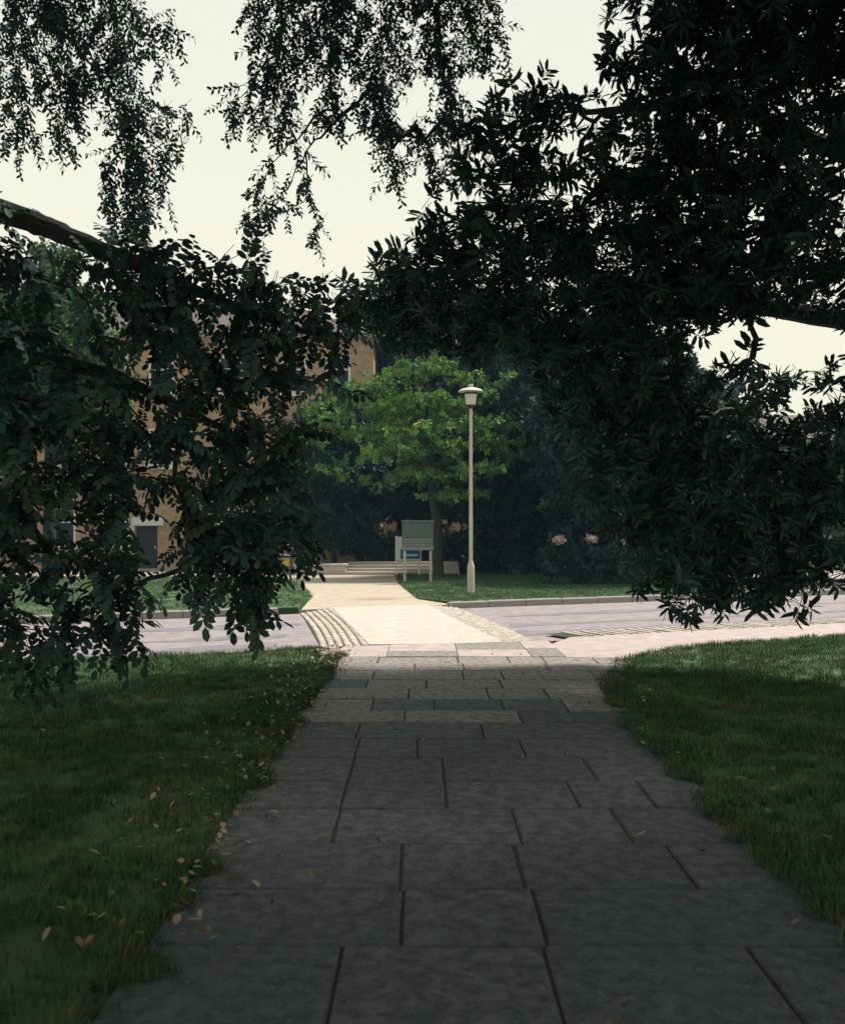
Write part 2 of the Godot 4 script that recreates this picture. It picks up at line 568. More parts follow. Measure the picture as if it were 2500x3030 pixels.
func build_ground() -> void:
	var g := setting("ground", "bare dark soil that lies beneath everything out to the horizon", "ground")
	obj("soil", sheet([[-150, 60], [-150, -200], [150, -200], [150, 60]], -0.2), M.soil, g)
	var road := setting("road", "pale lilac grey worn asphalt side street crossing in front of the path", "road")
	obj("asphalt", sheet([[-30, near_edge(-30)], [-30, far_edge(-30)], [40, far_edge(40)], [40, near_edge(40)]], -0.06), M.asphalt, road)
	# wheel tracks polished darker along the street
	var wear := mat(Color.WHITE, 0.8, blotch(61, Color(0.125, 0.122, 0.145), Color(0.215, 0.202, 0.228), 0.01, 0.3, 0.45), 0.5)
	var w2 := [[1.15, 0.55, 0.0], [2.35, 0.4, 0.0], [4.1, 0.5, 0.0]]
	for w in w2:
		for side in [[-30.0, -2.1], [1.5, 40.0]]:
			var poly := []
			var back := []
			var x: float = side[0]
			while x <= side[1]:
				var o: float = w[0] * 1.1
				var j := 0.10 * sin(x * 1.7 + w[0] * 5.0) + 0.06 * sin(x * 4.1 + w[0])
				poly.append([x, near_edge(x) - o - w[1] * 0.5 - j])
				back.push_front([x, near_edge(x) - o + w[1] * 0.5 + j * 0.7])
				x += 0.45
			poly.append_array(back)
			obj("wheel_track", sheet(poly, -0.056), wear, road)
	var pav := setting("pavement", "pinkish pale asphalt pavement beside the street, curving off the flagstone path", "pavement")
	obj("surface", sheet([[2.2, near_edge(2.2)], [1.78, -14.46], [1.78, -12.64], [2.32, -12.25], [2.95, -13.25], [3.7, -13.95], [4.55, -14.4], [5.4, -14.9], [14.0, -18.75], [26.0, -24.2], [26.0, near_edge(26)]], -0.012, 0.15), M.pavement, pav)
	var fc := setting("forecourt_path", "beige trodden path leading from the crossing to the low steps", "path")
	obj("surface", sheet([[-2.36, -20.2], [0.62, -21.58], [-0.1, -23.2], [-0.35, -26.0], [-0.7, -30.0], [-0.9, -35.4], [-4.6, -35.4], [-30.0, -35.4], [-30, -33.6], [-4.6, -33.6], [-3.4, -29.0], [-2.55, -24.0]], 0.02, 0.2), M.forecourt, fc)
	obj("terrace_paving", sheet([[-30, -35.4], [-4.3, -35.4], [-4.3, -41.2], [-30, -41.2]], 0.024, 0.1), M.forecourt, fc)
	var lane := setting("far_lane", "pale sunlit lane beyond the shaded far lawn", "lane")
	obj("surface", sheet([[6.6, -34.5], [30, -30.5], [30, -39.5], [5.5, -39.0]], 0.0, 0.2), M.pavement, lane)
	var near_tuft := tuft(0.075, 9, 0.06)
	var far_tuft := tuft(0.06, 9, 0.09)
	for a in [[LAWN_LEFT, "shaded green lawn with fallen leaves beside the bollard", M.lawn, M.blade, 26000, 0.03, [[-1.0, 0.0], [-1.0, -12.6], [-1.08, -13.38], [-1.42, -13.66], [-4.0, -12.5], [-8.5, -10.4], [-8.5, -4.0], [-3.0, 0.0]], near_tuft],
		[LAWN_RIGHT, "shaded dark green lawn below the long leaved tree", M.lawn, M.blade, 26000, 0.03, [[1.60, 0.0], [1.60, -8.6], [1.83, -10.8], [2.30, -12.28], [2.95, -13.29], [3.7, -13.99], [4.55, -14.44], [5.4, -14.94], [9.0, -16.6], [9.0, -10.0], [3.0, 0.0]], near_tuft],
		[LAWN_FAR_LEFT, "sunlit lawn across the street in front of the brick building", M.lawn, M.blade, 22000, 0.05, [[-2.45, -20.5], [-2.55, -24.0], [-3.4, -29.0], [-4.6, -33.6], [-16.0, -33.6], [-16.0, -14.3]], far_tuft],
		[LAWN_FAR_RIGHT, "lawn strip round the foot of the lamp post", M.lawn, M.blade, 16000, 0.05, LAWN_FAR_RIGHT, far_tuft]]:
		var l := setting("lawn", a[1], "lawn")
		obj("turf", sheet(a[0], a[5], 0.2), a[2], l)
		grass_on(l, a[6], a[5], a[4], a[7], a[3], -20.0)
	var spill := setting("lawn_edge", "ragged tufts and bare crumbs of turf creeping over the flagstones", "turf")
	var tufts: Array[Transform3D] = []
	for side in [[-1.02, 1.0], [1.62, -1.0]]:
		var z := 0.0
		while z > -12.6:
			var w := rng.randf_range(0.25, 0.7)
			var out := maxf(0.0, rng.randf_range(-0.05, 0.16))
			var x: float = side[0] + (0.0 if side[0] < 0 or z > -8.6 else (-z - 8.6) * 0.16)
			if out > 0.01 and not (side[0] > 0 and z < -10.5):
				obj("turf_clod", sheet([[x - side[1] * 0.1, z], [x + side[1] * out * 0.6, z - w * 0.2], [x + side[1] * out, z - w * 0.5], [x + side[1] * out * 0.5, z - w * 0.85], [x - side[1] * 0.1, z - w]], 0.056, 0.03), M.soil, spill)
				for e in int(130 * w):
					var u := rng.randf()
					tufts.append(Transform3D(Basis(Vector3.UP, rng.randf() * TAU).scaled(Vector3.ONE * rng.randf_range(0.4, 1.1)), Vector3(x + side[1] * (rng.randf_range(-0.1, out * sin(PI * u)) if out > 0 else -0.1), 0.056, z - w * u)))
			z -= w
	scatter(spill, "grass", tufts, near_tuft, M.blade)
	# kerbs along the far side and the near side
	var stone := block(0.9, 0.2, 0.14, 0.02)
	var k := setting("kerb", "weathered concrete kerb stones along the far side of the street", "kerb")
	for seg in [[-24.0, -2.6], [0.95, 26.0]]:
		var x: float = seg[0]
		while x < seg[1]:
			var o := obj("kerb_stone", stone, M.kerb, k, Vector3(x, -0.12 + rng.randf_range(-0.006, 0.006), far_edge(x) - 0.02))
			o.rotation.y = TURN + rng.randf_range(-0.01, 0.01)
			x += 0.915 * 0.9088
	var k2 := setting("kerb", "kerb stones edging the shaded near lawn where grass overhangs them", "kerb")
	var xx := -15.0
	while xx < -1.7:
		var o := obj("kerb_stone", stone, M.kerb, k2, Vector3(xx, -0.16 + rng.randf_range(-0.006, 0.006), near_edge(xx) + 0.08))
		o.rotation.y = TURN
		xx += 0.915 * 0.9088
	# flagstones
	var fp := setting("footpath", "grey weathered flagstone path in the shade of the trees", "path")
	obj("bedding", sheet([[-1.1, 8.0], [-1.1, -13.0], [-1.42, -13.72], [1.74, table_edge(1.74) + 0.02], [1.74, -12.66], [2.4, -12.2], [1.9, -10.8], [1.68, -8.6], [1.68, 8.0]], 0.034), M.bed, fp)
	var rows := [-12.62, -12.0, -11.38, -10.72, -10.15, -9.5, -8.88, -8.35, -7.7, -7.08, -6.42, -5.8, -5.15, -4.5, -3.9, -3.25, -2.6, -2.0, -1.3, -0.7]
	for r in rows.size() - 1:
		var z0: float = rows[r]
		var z1: float = rows[r + 1]
		var right := 1.68 + (0.0 if z0 > -9 else (-z0 - 9.0) * 0.19)
		var x := -1.06 + rng.randf_range(-0.05, 0.03)
		while x < right - 0.2:
			var w: float = [0.42, 0.55, 0.6, 0.75, 0.75, 0.95][rng.randi() % 6]
			if x + w > right - 0.3: w = right - x
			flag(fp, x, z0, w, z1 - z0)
			x += w
	# weeds and moss in the joints
	var weed := tuft(0.035, 8, 0.03)
	var spots: Array[Transform3D] = []
	for w in 90:
		var z: float = rows[rng.randi() % 14]
		var x := rng.randf_range(-1.0, 1.5)
		for e in 4: spots.append(Transform3D(Basis(Vector3.UP, rng.randf() * TAU).scaled(Vector3.ONE * rng.randf_range(0.5, 1.3)), Vector3(x + rng.randf_range(0.0, 0.22), 0.03, z + rng.randf_range(-0.014, 0.014))))
	scatter(fp, "weeds", spots, weed, M.blade)
	# the strip of slabs, trimmed to the street, between the path and the crossing
	var apron := setting("crossing_apron", "pale trimmed paving slabs where the path meets the crossing", "paving")
	var edge := -1.3
	while edge < 1.7:
		var w := rng.randf_range(0.55, 0.9)
		var e2 := minf(edge + w, 1.75)
		var mid := -13.25 - 0.2 * edge
		for part in [[-12.63, mid], [mid - 0.012, 0.0]]:
			var za: float = part[0]
			var zb0: float = part[1] if part[1] < 0 else table_edge(edge) + 0.02
			var zb1: float = part[1] if part[1] < 0 else table_edge(e2) + 0.02
			if za - zb0 < 0.06: continue
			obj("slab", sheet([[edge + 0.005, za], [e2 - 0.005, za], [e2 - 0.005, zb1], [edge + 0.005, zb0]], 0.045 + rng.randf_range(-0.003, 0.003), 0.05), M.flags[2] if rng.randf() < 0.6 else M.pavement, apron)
		edge = e2

func flag(parent: Node3D, x: float, z: float, w: float, d: float) -> void:
	var gap := rng.randf_range(0.005, 0.013)
	var o := obj("flagstone", block(w - gap, 0.06, d - gap, 0.012), M.flags[2 if z < -8.0 and rng.randf() < (-z - 8.0) * 0.24 else rng.randi() % 2], parent, Vector3(x + w / 2, -0.016 + rng.randf_range(-0.005, 0.005), z + d / 2))  # pale slabs grow commoner toward the street: its light put into slab colour
	o.rotation = Vector3(rng.randf_range(-0.008, 0.008), rng.randf_range(-0.006, 0.006), rng.randf_range(-0.008, 0.008))

func build_crossing() -> void:
	# corners of the raised table: outer edges of its sett ramps
	var nl := Vector3(-1.33, 0, table_edge(-1.33))
	var fl := Vector3(-2.4, 0, far_edge(-2.4))
	var nr := Vector3(1.74, 0, table_edge(1.74))
	var fr := Vector3(0.72, 0, far_edge(0.72))
	var c := setting("raised_crossing", "cream raised crossing table with ramps of granite setts", "crossing")
	var ramp := 0.68
	var a := nl + ALONG * ramp
	var b := fl + ALONG * ramp
	var d := nr - ALONG * ramp
	var e := fr - ALONG * ramp
	obj("table_top", sheet([[a.x, a.z], [d.x, d.z], [e.x, e.z], [b.x, b.z]], 0.04, 0.12), M.table, c)
	obj("sett_bedding", sheet([[nl.x + 0.04, nl.z], [nr.x - 0.04, nr.z], [fr.x, fr.z], [fl.x + 0.04, fl.z]], -0.052), M.bed, c)
	var n := 30
	var mesh := []
	for k in 4: mesh.append(block(0.092 + 0.006 * k, 0.13, 0.20 + 0.008 * (k % 3), 0.014))
	for s in 2:
		for row in 6:
			var off := ramp * (row + 0.5) / 6.0
			var h := lerpf(-0.055, 0.036, pow((row + 0.7) / 6.0, 0.7))
			var p0: Vector3 = (nl + ALONG * off) if s == 0 else (nr - ALONG * off)
			var p1: Vector3 = (fl + ALONG * off) if s == 0 else (fr - ALONG * off)
			for k in n:
				var along := (k + 0.5 + (0.3 if row % 2 else 0.0) * 0.9) / (n + 0.3)
				var p := p0.lerp(p1, along) + ALONG * (0.07 if s == 0 else 0.04) * sin(PI * along)
				var o := obj("sett", mesh[rng.randi() % 4], M.setts[rng.randi() % 3], c, Vector3(p.x, h - 0.13 + rng.randf_range(-0.005, 0.005), p.z))
				o.rotation = Vector3(rng.randf_range(-0.02, 0.02), atan2(p1.x - p0.x, p1.z - p0.z) + rng.randf_range(-0.03, 0.03), 0.11 * (1 if s == 0 else -1))
	# gutter of setts laid across, open joints with weeds
	var g := setting("gutter", "row of stone setts set crosswise with dark weedy joints at the pavement edge", "gutter")
	var gm := block(0.082, 0.07, 0.74, 0.006)
	for k in 52:
		var x := 2.35 + k * 0.158
		var o := obj("gutter_sett", gm, M.setts[rng.randi() % 3], g, Vector3(x, -0.079 + rng.randf_range(-0.004, 0.004), near_edge(x) - 0.38))
		o.rotation.y = TURN + rng.randf_range(-0.03, 0.03)
	var q := []
	for x in [2.2, 10.6]: q.append([x, near_edge(x)])
	for x in [10.6, 2.2]: q.append([x - 0.32, near_edge(x - 0.32) - 0.78])
	obj("joint_dirt", sheet(q, -0.028), M.bed, g)
	grass_on(g, [[2.4, near_edge(2.4) + 0.05], [10.0, near_edge(10.0) + 0.05], [9.9, near_edge(9.9) - 0.08], [2.3, near_edge(2.3) - 0.08]], -0.014, 90, tuft(0.05, 7, 0.03), M.blade)
	# iron kerb inlet at the end of the ramp
	var inlet := thing("drain_inlet", "small black iron drain grate in the corner by the sett ramp", "drain", Vector3(1.8, -0.075, -14.55))
	var iron := mat(lin(0.018, 0.02, 0.022), 0.6)
	obj("pan", sheet([[0.0, 0.1], [0.0, -0.72], [0.42, -0.9]], 0.0, 0.1), iron, inlet)
	for k in 4: obj("bar", block(0.02, 0.03, 0.6 - 0.13 * k, 0.004), iron, inlet, Vector3(0.06 + 0.08 * k, 0.002, -0.42 - 0.06 * k))

# ------------------------------------------------------------------ buildings, wall, steps
func window_into(b: Node3D, x: float, y: float, w: float, h: float, z: float) -> void:
	var st := st_new()
	var t := 0.09
	for r in [[0, h - t, w, t], [0, 0, w, t], [-w / 2 + t / 2, t, t, h - 2 * t], [w / 2 - t / 2, t, t, h - 2 * t], [0, h * 0.62, w - 2 * t, 0.06]]:
		block_into(st, Transform3D(Basis(), Vector3(r[0], r[1], 0)), r[2], r[3], 0.14, 0.004)
	var wn := obj("window", done(st), M.white_paint, b, Vector3(x, y, z + 0.05))
	obj("pane", block(w - 0.06, h - 0.06, 0.03, 0.004), M.glass, wn, Vector3(0, 0.03, 0.0))
	obj("sill", block(w + 0.16, 0.1, 0.26, 0.01), M.white_paint, wn, Vector3(0, -0.102, 0.03))

func build_buildings() -> void:
	var b := thing("brick_building", "tan brick building with white framed windows and a dark doorway behind the leaning tree", "building", Vector3(0, 0, -41.0))
	# the front wall is built round its openings
	var wins := []
	for fl in [0.9, 4.05, 6.95]:
		for x in [-19.0, -16.6, -14.2, -12.2, -10.35, -7.6, -5.1, -3.35]:
			if fl < 1 and (absf(x + 10.35) < 0.1): continue
			wins.append([x, fl, 1.0, 1.5])
	var door := [-10.9, 0.0, 0.86, 1.7]
	var xs := [-22.0, -1.95]
	var ys := [-0.1, 9.3]
	for w in wins + [door]:
		xs.append(w[0] - w[2] / 2); xs.append(w[0] + w[2] / 2)
		ys.append(w[1]); ys.append(w[1] + w[3])
	xs.sort(); ys.sort()
	var st := st_new()
	for i in xs.size() - 1:
		for j in ys.size() - 1:
			if xs[i + 1] - xs[i] < 0.001 or ys[j + 1] - ys[j] < 0.001: continue
			var cx: float = (xs[i] + xs[i + 1]) / 2
			var cy: float = (ys[j] + ys[j + 1]) / 2
			var open := false
			for w in wins + [door]:
				if absf(cx - w[0]) < w[2] / 2 and cy > w[1] and cy < w[1] + w[3]: open = true
			if not open: block_into(st, Transform3D(Basis(), Vector3(cx, ys[j], -0.15)), xs[i + 1] - xs[i], ys[j + 1] - ys[j], 0.3, 0.0)
	obj("front_wall", done(st), M.brick, b)
	st = st_new()
	block_into(st, Transform3D(Basis(), Vector3(-11.975, -0.1, -9.3)), 20.05, 9.4, 0.3, 0.0)
	block_into(st, Transform3D(Basis(), Vector3(-21.85, -0.1, -4.725)), 0.3, 9.4, 8.84, 0.0)
	block_into(st, Transform3D(Basis(), Vector3(-2.1, -0.1, -4.725)), 0.3, 9.4, 8.84, 0.0)
	obj("side_walls", done(st), M.brick, b)
	st = st_new()
	var e0 := Vector3(-22.4, 9.3, 0.4); var e1 := Vector3(-1.55, 9.3, 0.4); var e2 := Vector3(-1.55, 9.3, -9.9); var e3 := Vector3(-22.4, 9.3, -9.9)
	var r0 := Vector3(-17.5, 11.6, -4.7); var r1 := Vector3(-6.4, 11.6, -4.7)
	quad(st, e0, r0, r1, e1); tri(st, e1, r1, e2); quad(st, e2, r1, r0, e3); tri(st, e3, r0, e0); quad(st, e0, e1, e2, e3)
	obj("roof", done(st), M.slate, b)
	obj("gutter", block(20.95, 0.12, 0.12, 0.02), M.white_paint, b, Vector3(-11.975, 9.19, 0.08))
	for w in wins: window_into(b, w[0], w[1], w[2], w[3], -0.12)
	var dr := obj("door", block(0.8, 1.68, 0.06, 0.01), M.door, b, Vector3(-10.9, 0.0, -0.2))
	obj("handle", block(0.03, 0.14, 0.05, 0.008), M.white_paint, dr, Vector3(0.3, 0.8, 0.05))
	obj("lintel", block(1.25, 0.32, 0.1, 0.01), M.white_paint, b, Vector3(-10.85, 1.72, 0.055))
	obj("door_side_panel", block(0.42, 1.2, 0.06, 0.01), M.white_paint, b, Vector3(-11.6, 0.55, 0.035))
	# beyond the hedge
	var f := thing("brick_house", "far sunlit brick house showing between hedge and crowns", "house", Vector3(4.0, 0, -62.0))
	obj("wall", block(46, 6.4, 8, 0.01), M.brick, f)
	st = st_new()
	for s in [1, -1]:
		var o0 := Vector3(-23.4 * s, 6.3, 4.4 * s); var o1 := Vector3(23.4 * s, 6.3, 4.4 * s)
		quad(st, o0, Vector3(-23.4 * s, 8.4, 0), Vector3(23.4 * s, 8.4, 0), o1)
	obj("roof", done(st), M.slate, f)
	for x in range(-20, 21, 4): window_into(f, x, 1.1, 1.3, 1.3, 4.0)
	# low wall and steps
	var wall := thing("low_wall", "low pale rendered wall beside the shallow steps", "wall", Vector3(-3.5, 0.0, -35.75))
	obj("wall_body", block(1.75, 0.32, 0.45, 0.01), M.render_wall, wall)
	obj("coping", block(1.85, 0.07, 0.55, 0.015), M.render_wall, wall, Vector3(0, 0.322, 0))
	var steps := setting("steps", "four shallow pale stone steps rising behind the notice board", "steps")
	for k in 4: obj("step", block(3.9, 0.1, 0.44, 0.015), M.setts[2], steps, Vector3(-0.68, 0.022 + k * 0.1, -35.7 - k * 0.42))
	var terrace := setting("terrace", "raised earth terrace under the hedge behind the steps", "ground")
	obj("earth", sheet([[-2.6, -37.2], [6.0, -37.2], [6.0, -48], [-2.6, -48]], 0.36, 0.5), M.soil, terrace)
	var pier := thing("stone_pier", "short grey stone pier with pale cap and yellow plate beside the low wall", "pier", Vector3(-4.75, 0.02, -35.9))
	obj("shaft", block(0.42, 0.62, 0.42, 0.02), M.kerb, pier)
	obj("cap", block(0.56, 0.12, 0.56, 0.04), M.render_wall, pier, Vector3(0, 0.622, 0))
	obj("plate", block(0.2, 0.24, 0.02, 0.004), mat(lin(0.62, 0.42, 0.04), 0.5), pier, Vector3(0.06, 0.3, 0.222))

# ------------------------------------------------------------------ furniture
func build_furniture() -> void:
	var cream := mat(Color.WHITE, 0.5, blotch(81, Color(0.50, 0.46, 0.40), Color(0.62, 0.57, 0.50), 0.02, 0.1, 0.3), 0.8)
	var p := thing("lamp_post", "tall cream lamp post with a shallow domed lantern on the far lawn", "street lamp", Vector3(1.165, 0.03, -25.0))
	obj("base", lathe([[0.0, 0.0], [0.088, 0.0], [0.086, 0.62], [0.078, 0.68], [0.045, 0.80], [0.0, 0.8]]), cream, p)
	obj("pole", lathe([[0.0, 0.79], [0.044, 0.79], [0.043, 1.9], [0.040, 1.91], [0.036, 4.48], [0.0, 4.48]]), cream, p)
	obj("collar", lathe([[0.0, 4.47], [0.06, 4.47], [0.085, 4.53], [0.10, 4.56], [0.0, 4.56]]), mat(lin(0.035, 0.045, 0.055), 0.5), p)
	var opal := mat(lin(0.72, 0.69, 0.66), 0.3)
	obj("bowl", lathe([[0.0, 4.562], [0.105, 4.562], [0.118, 4.60], [0.142, 4.78], [0.152, 4.81], [0.0, 4.812]]), opal, p)
	obj("neck", lathe([[0.0, 4.814], [0.17, 4.814], [0.17, 4.86], [0.0, 4.862]]), mat(lin(0.05, 0.06, 0.07), 0.5), p)
	obj("hood", lathe([[0.0, 4.864], [0.20, 4.864], [0.305, 4.875], [0.31, 4.885], [0.24, 4.935], [0.14, 4.965], [0.06, 4.975], [0.0, 4.975]], 28), cream, p)
	obj("finial", lathe([[0.0, 4.973], [0.055, 4.973], [0.058, 5.04], [0.05, 5.06], [0.0, 5.065]]), cream, p)
	obj("access_door", block(0.085, 0.32, 0.012, 0.004), cream, p, Vector3(0, 0.2, 0.084))

	var n := thing("notice_board", "mossy grey green notice board on two pale wooden legs", "notice board", Vector3(-0.14, 0.03, -29.9))
	var board := mat(Color.WHITE, 0.8, blotch(83, Color(0.055, 0.085, 0.075), Color(0.13, 0.165, 0.145), 0.03, 0.15, 0.5), 0.9)
	var wood := mat(Color.WHITE, 0.8, blotch(85, Color(0.36, 0.31, 0.25), Color(0.5, 0.44, 0.36), 0.02, 0.2, 0.5), 1.2)
	obj("panel", block(0.90, 0.70, 0.05, 0.006), board, n, Vector3(0, 1.05, 0.0))
	obj("frame_rail", block(0.94, 0.05, 0.09, 0.008), board, n, Vector3(0, 1.752, 0.0))
	var pale := mat(Color.WHITE, 0.8, blotch(87, Color(0.10, 0.13, 0.12), Color(0.36, 0.36, 0.34), 0.10, 0.3, 0.4), 2.0)
	obj("bottom_strip", block(0.92, 0.10, 0.08, 0.008), pale, n, Vector3(0, 0.95, 0.0))
	for k in 3: obj("slat", block(0.86, 0.045, 0.02, 0.005), pale, n, Vector3(0, 1.075 + k * 0.075, 0.036))
	for x in [-0.375, 0.375]: obj("leg", block(0.075, 0.95, 0.075, 0.006), wood, n, Vector3(x, -0.02, 0.0))

	var s := thing("blue_sign", "white and blue sign on thin white posts partly hidden by the notice board", "sign", Vector3(-0.47, 0.03, -34.6), 0.12)
	obj("panel", block(0.86, 0.8, 0.04, 0.005), M.white_paint, s, Vector3(0, 0.50, 0))
	obj("blue_field", block(0.66, 0.34, 0.012, 0.003), mat(lin(0.02, 0.13, 0.26), 0.5), s, Vector3(0.06, 0.56, 0.027))
	obj("white_band", block(0.5, 0.05, 0.008, 0.002), M.white_paint, s, Vector3(0.06, 0.66, 0.038))
	for x in [-0.4, 0.36]: obj("post", block(0.06, 1.35, 0.06, 0.006), M.white_paint, s, Vector3(x, -0.02, -0.052))

	var b := thing("bollard", "short dark round bollard at the edge of the shaded lawn", "bollard", Vector3(-2.13, 0.02, -13.2))
	var dark := mat(Color.WHITE, 0.7, blotch(89, Color(0.014, 0.018, 0.02), Color(0.04, 0.045, 0.045), 0.04, 0.2, 0.5), 1.4)
	obj("shaft", lathe([[0.0, -0.05], [0.066, -0.05], [0.063, 0.78], [0.0, 0.78]]), dark, b)
	obj("cap", lathe([[0.0, 0.779], [0.07, 0.779], [0.072, 0.83], [0.05, 0.88], [0.0, 0.90]]), dark, b)
	obj("band", lathe([[0.063, 0.24], [0.0665, 0.24], [0.0665, 0.30], [0.063, 0.30]]), mat(lin(0.12, 0.12, 0.115), 0.6), b)

# ------------------------------------------------------------------ trees far and near
func build_far_trees() -> void:
	# the maple behind the lamp: flat tiers of leaves
	var t := thing("maple_tree", "yellow green layered maple standing behind the lamp post", "tree", Vector3(0, 0, 0))
	trunk_part(t, "trunk", [Vector3(0.5, -0.1, -33.5), Vector3(0.45, 2.0, -33.4), Vector3(0.1, 4.5, -33.3), Vector3(0.2, 6.2, -33.3)], [0.2, 0.16, 0.1, 0.04], M.bark)
	grow(t, [[-3.84, 4.48, -32.96, 0.46, 0.34, 0.75, 0.5], [-3.53, 3.55, -32.97, 0.62, 0.31, 0.75, 0.4], [-2.72, 3.53, -32.57, 0.61, 0.28, 0.75, 0.4], [3.28, 4.41, -32.96, 0.46, 0.22, 0.75, 0.5], [4.24, 3.15, -32.58, 0.52, 0.21, 0.75, 0.7], [3.88, 2.31, -32.79, 0.31, 0.18, 0.75, 0.4], [3.48, 5.62, -33.34, 0.47, 0.25, 0.75, 0.35], [2.71, 6.43, -33.53, 0.47, 0.28, 0.75, 0.4], [-3.11, 4.91, -32.55, 0.61, 0.34, 0.75, 0.7], [-3.36, 4.31, -32.76, 0.54, 0.31, 0.75, 0.6], [-3.53, 5.41, -32.94, 0.39, 0.28, 0.75, 0.5], [-2.6, 5.88, -32.94, 0.7, 0.37, 0.75, 0.9], [-1.69, 6.23, -33.23, 0.78, 0.34, 0.75, 0.9], [-0.28, 6.73, -33.42, 0.87, 0.35, 0.75, 1], [0.5, 6.96, -33.42, 0.63, 0.31, 0.75, 1], [1.45, 6.49, -33.43, 0.63, 0.28, 0.75, 0.9], [-2.72, 5.21, -32.55, 0.61, 0.31, 0.75, 0.8], [-1.2, 5.39, -32.74, 0.92, 0.31, 0.75, 0.9], [0.03, 5.77, -32.74, 0.92, 0.28, 0.75, 0.9], [1.11, 5.47, -32.74, 0.77, 0.28, 0.75, 0.9], [2.06, 6.06, -33.13, 0.47, 0.25, 0.75, 0.8], [-1.95, 4.67, -32.46, 0.92, 0.27, 0.75, 0.6], [-0.58, 4.57, -32.26, 0.91, 0.26, 0.75, 0.9], [0.64, 4.88, -32.25, 0.83, 0.26, 0.75, 0.9], [2.02, 4.91, -32.55, 0.61, 0.23, 0.75, 0.9], [2.82, 4.95, -32.95, 0.46, 0.19, 0.75, 0.8], [-1.48, 3.96, -32.17, 0.83, 0.24, 0.75, 0.7], [-0.42, 4.02, -31.97, 0.83, 0.23, 0.75, 0.9], [0.78, 4.17, -31.96, 0.75, 0.23, 0.75, 0.9], [2.16, 4.35, -32.36, 0.68, 0.21, 0.75, 0.9], [2.65, 4, -32.77, 0.38, 0.18, 0.75, 0.9], [-0.12, 3.27, -31.98, 0.83, 0.21, 0.75, 0.7], [1.23, 3.42, -31.97, 0.75, 0.21, 0.75, 0.7], [2.16, 3.52, -32.37, 0.53, 0.18, 0.75, 0.9], [-1.19, 3.14, -32.38, 0.76, 0.21, 0.75, 0.5], [0.49, 2.68, -32.39, 0.76, 0.18, 0.75, 0.5], [1.71, 2.76, -32.59, 0.54, 0.17, 0.75, 0.6], [-1.09, 6.19, -34.13, 0.96, 0.64, 0.75, 0.9], [0.19, 5.41, -34.34, 1.13, 0.81, 0.75, 0.9], [1.49, 4.6, -34.36, 1.13, 0.81, 0.75, 0.9], [-1.1, 4.6, -34.36, 1.13, 0.81, 0.75, 0.9], [0.19, 3.64, -34.37, 1.29, 0.65, 0.75, 0.9]], M.clump, M.maple, M.bark, 50.0, 0.25, Vector2(0.55, 0.95), [Vector3(0.45, 2.4, -33.4), Vector3(0.1, 4.5, -33.3), Vector3(0.2, 6.2, -33.3)])
	var h := thing("hedge", "dark clipped hedge along the terrace behind the steps", "hedge", Vector3.ZERO)
	var masses := []
	for k in 34:
		masses.append([-2.4 + k * 0.28, 0.98 + rng.randf_range(-0.06, 0.06), -38.4 + rng.randf_range(-0.1, 0.1), 0.4, 0.52, 0.5, 1.0])
	grow(h, masses, M.clump, M.dark_leaf, M.bark, 90.0, 0.0, Vector2(0.5, 0.8), [Vector3(-2.0, 0.4, -38.4), Vector3(2.0, 0.4, -38.4), Vector3(6.0, 0.4, -38.4)])
	var fs := thing("flowering_shrub", "dark shrub carrying three pale pink flower heads beyond the lamp post", "shrub", Vector3(4.6, 0, -28.7))
	grow(fs, [[-1.0, 0.62, 0, 0.5, 0.55, 0.45, 1.0], [-0.3, 0.62, 0, 0.55, 0.58, 0.45, 1.0], [0.4, 0.62, 0, 0.55, 0.58, 0.45, 1.0], [1.1, 0.6, 0, 0.5, 0.55, 0.45, 1.0]], M.clump, M.dark_leaf, M.bark, 120.0, 0.1, Vector2(0.4, 0.8), [Vector3(-1.0, 0.1, 0), Vector3(0, 0.1, 0), Vector3(0.9, 0.1, 0)])
	var petal := mat(lin(0.62, 0.46, 0.45), 0.7)
	for b in [[-0.86, 1.30, 0.15], [0.02, 1.32, 0.14], [0.95, 1.27, 0.09]]:
		var st := st_new()
		for k in 90:
			var d := Vector3(rng.randfn(), rng.randfn() * 0.8, rng.randfn()).normalized()
			leaf_into(st, Transform3D(aim(Vector3(rng.randfn(), rng.randfn(), rng.randfn()), 0.0), d * b[2] * Vector3(1.1, 0.75, 1.0)), 0.075, 0.07)
		tube(st, [Vector3(-b[2] * 0.8, 0, 0), Vector3(0, 0, 0), Vector3(b[2] * 0.8, 0, 0)], [b[2] * 0.3, b[2] * 0.7, b[2] * 0.3], 8)
		var head := obj("flower_head", done(st), petal, fs, Vector3(b[0], b[1], 0.35))
		var stem := st_new()
		tube(stem, [Vector3(0, -0.5, -0.1), Vector3(0, 0, 0)], [0.012, 0.01], 5)
		obj("stem", done(stem), M.bark, head)
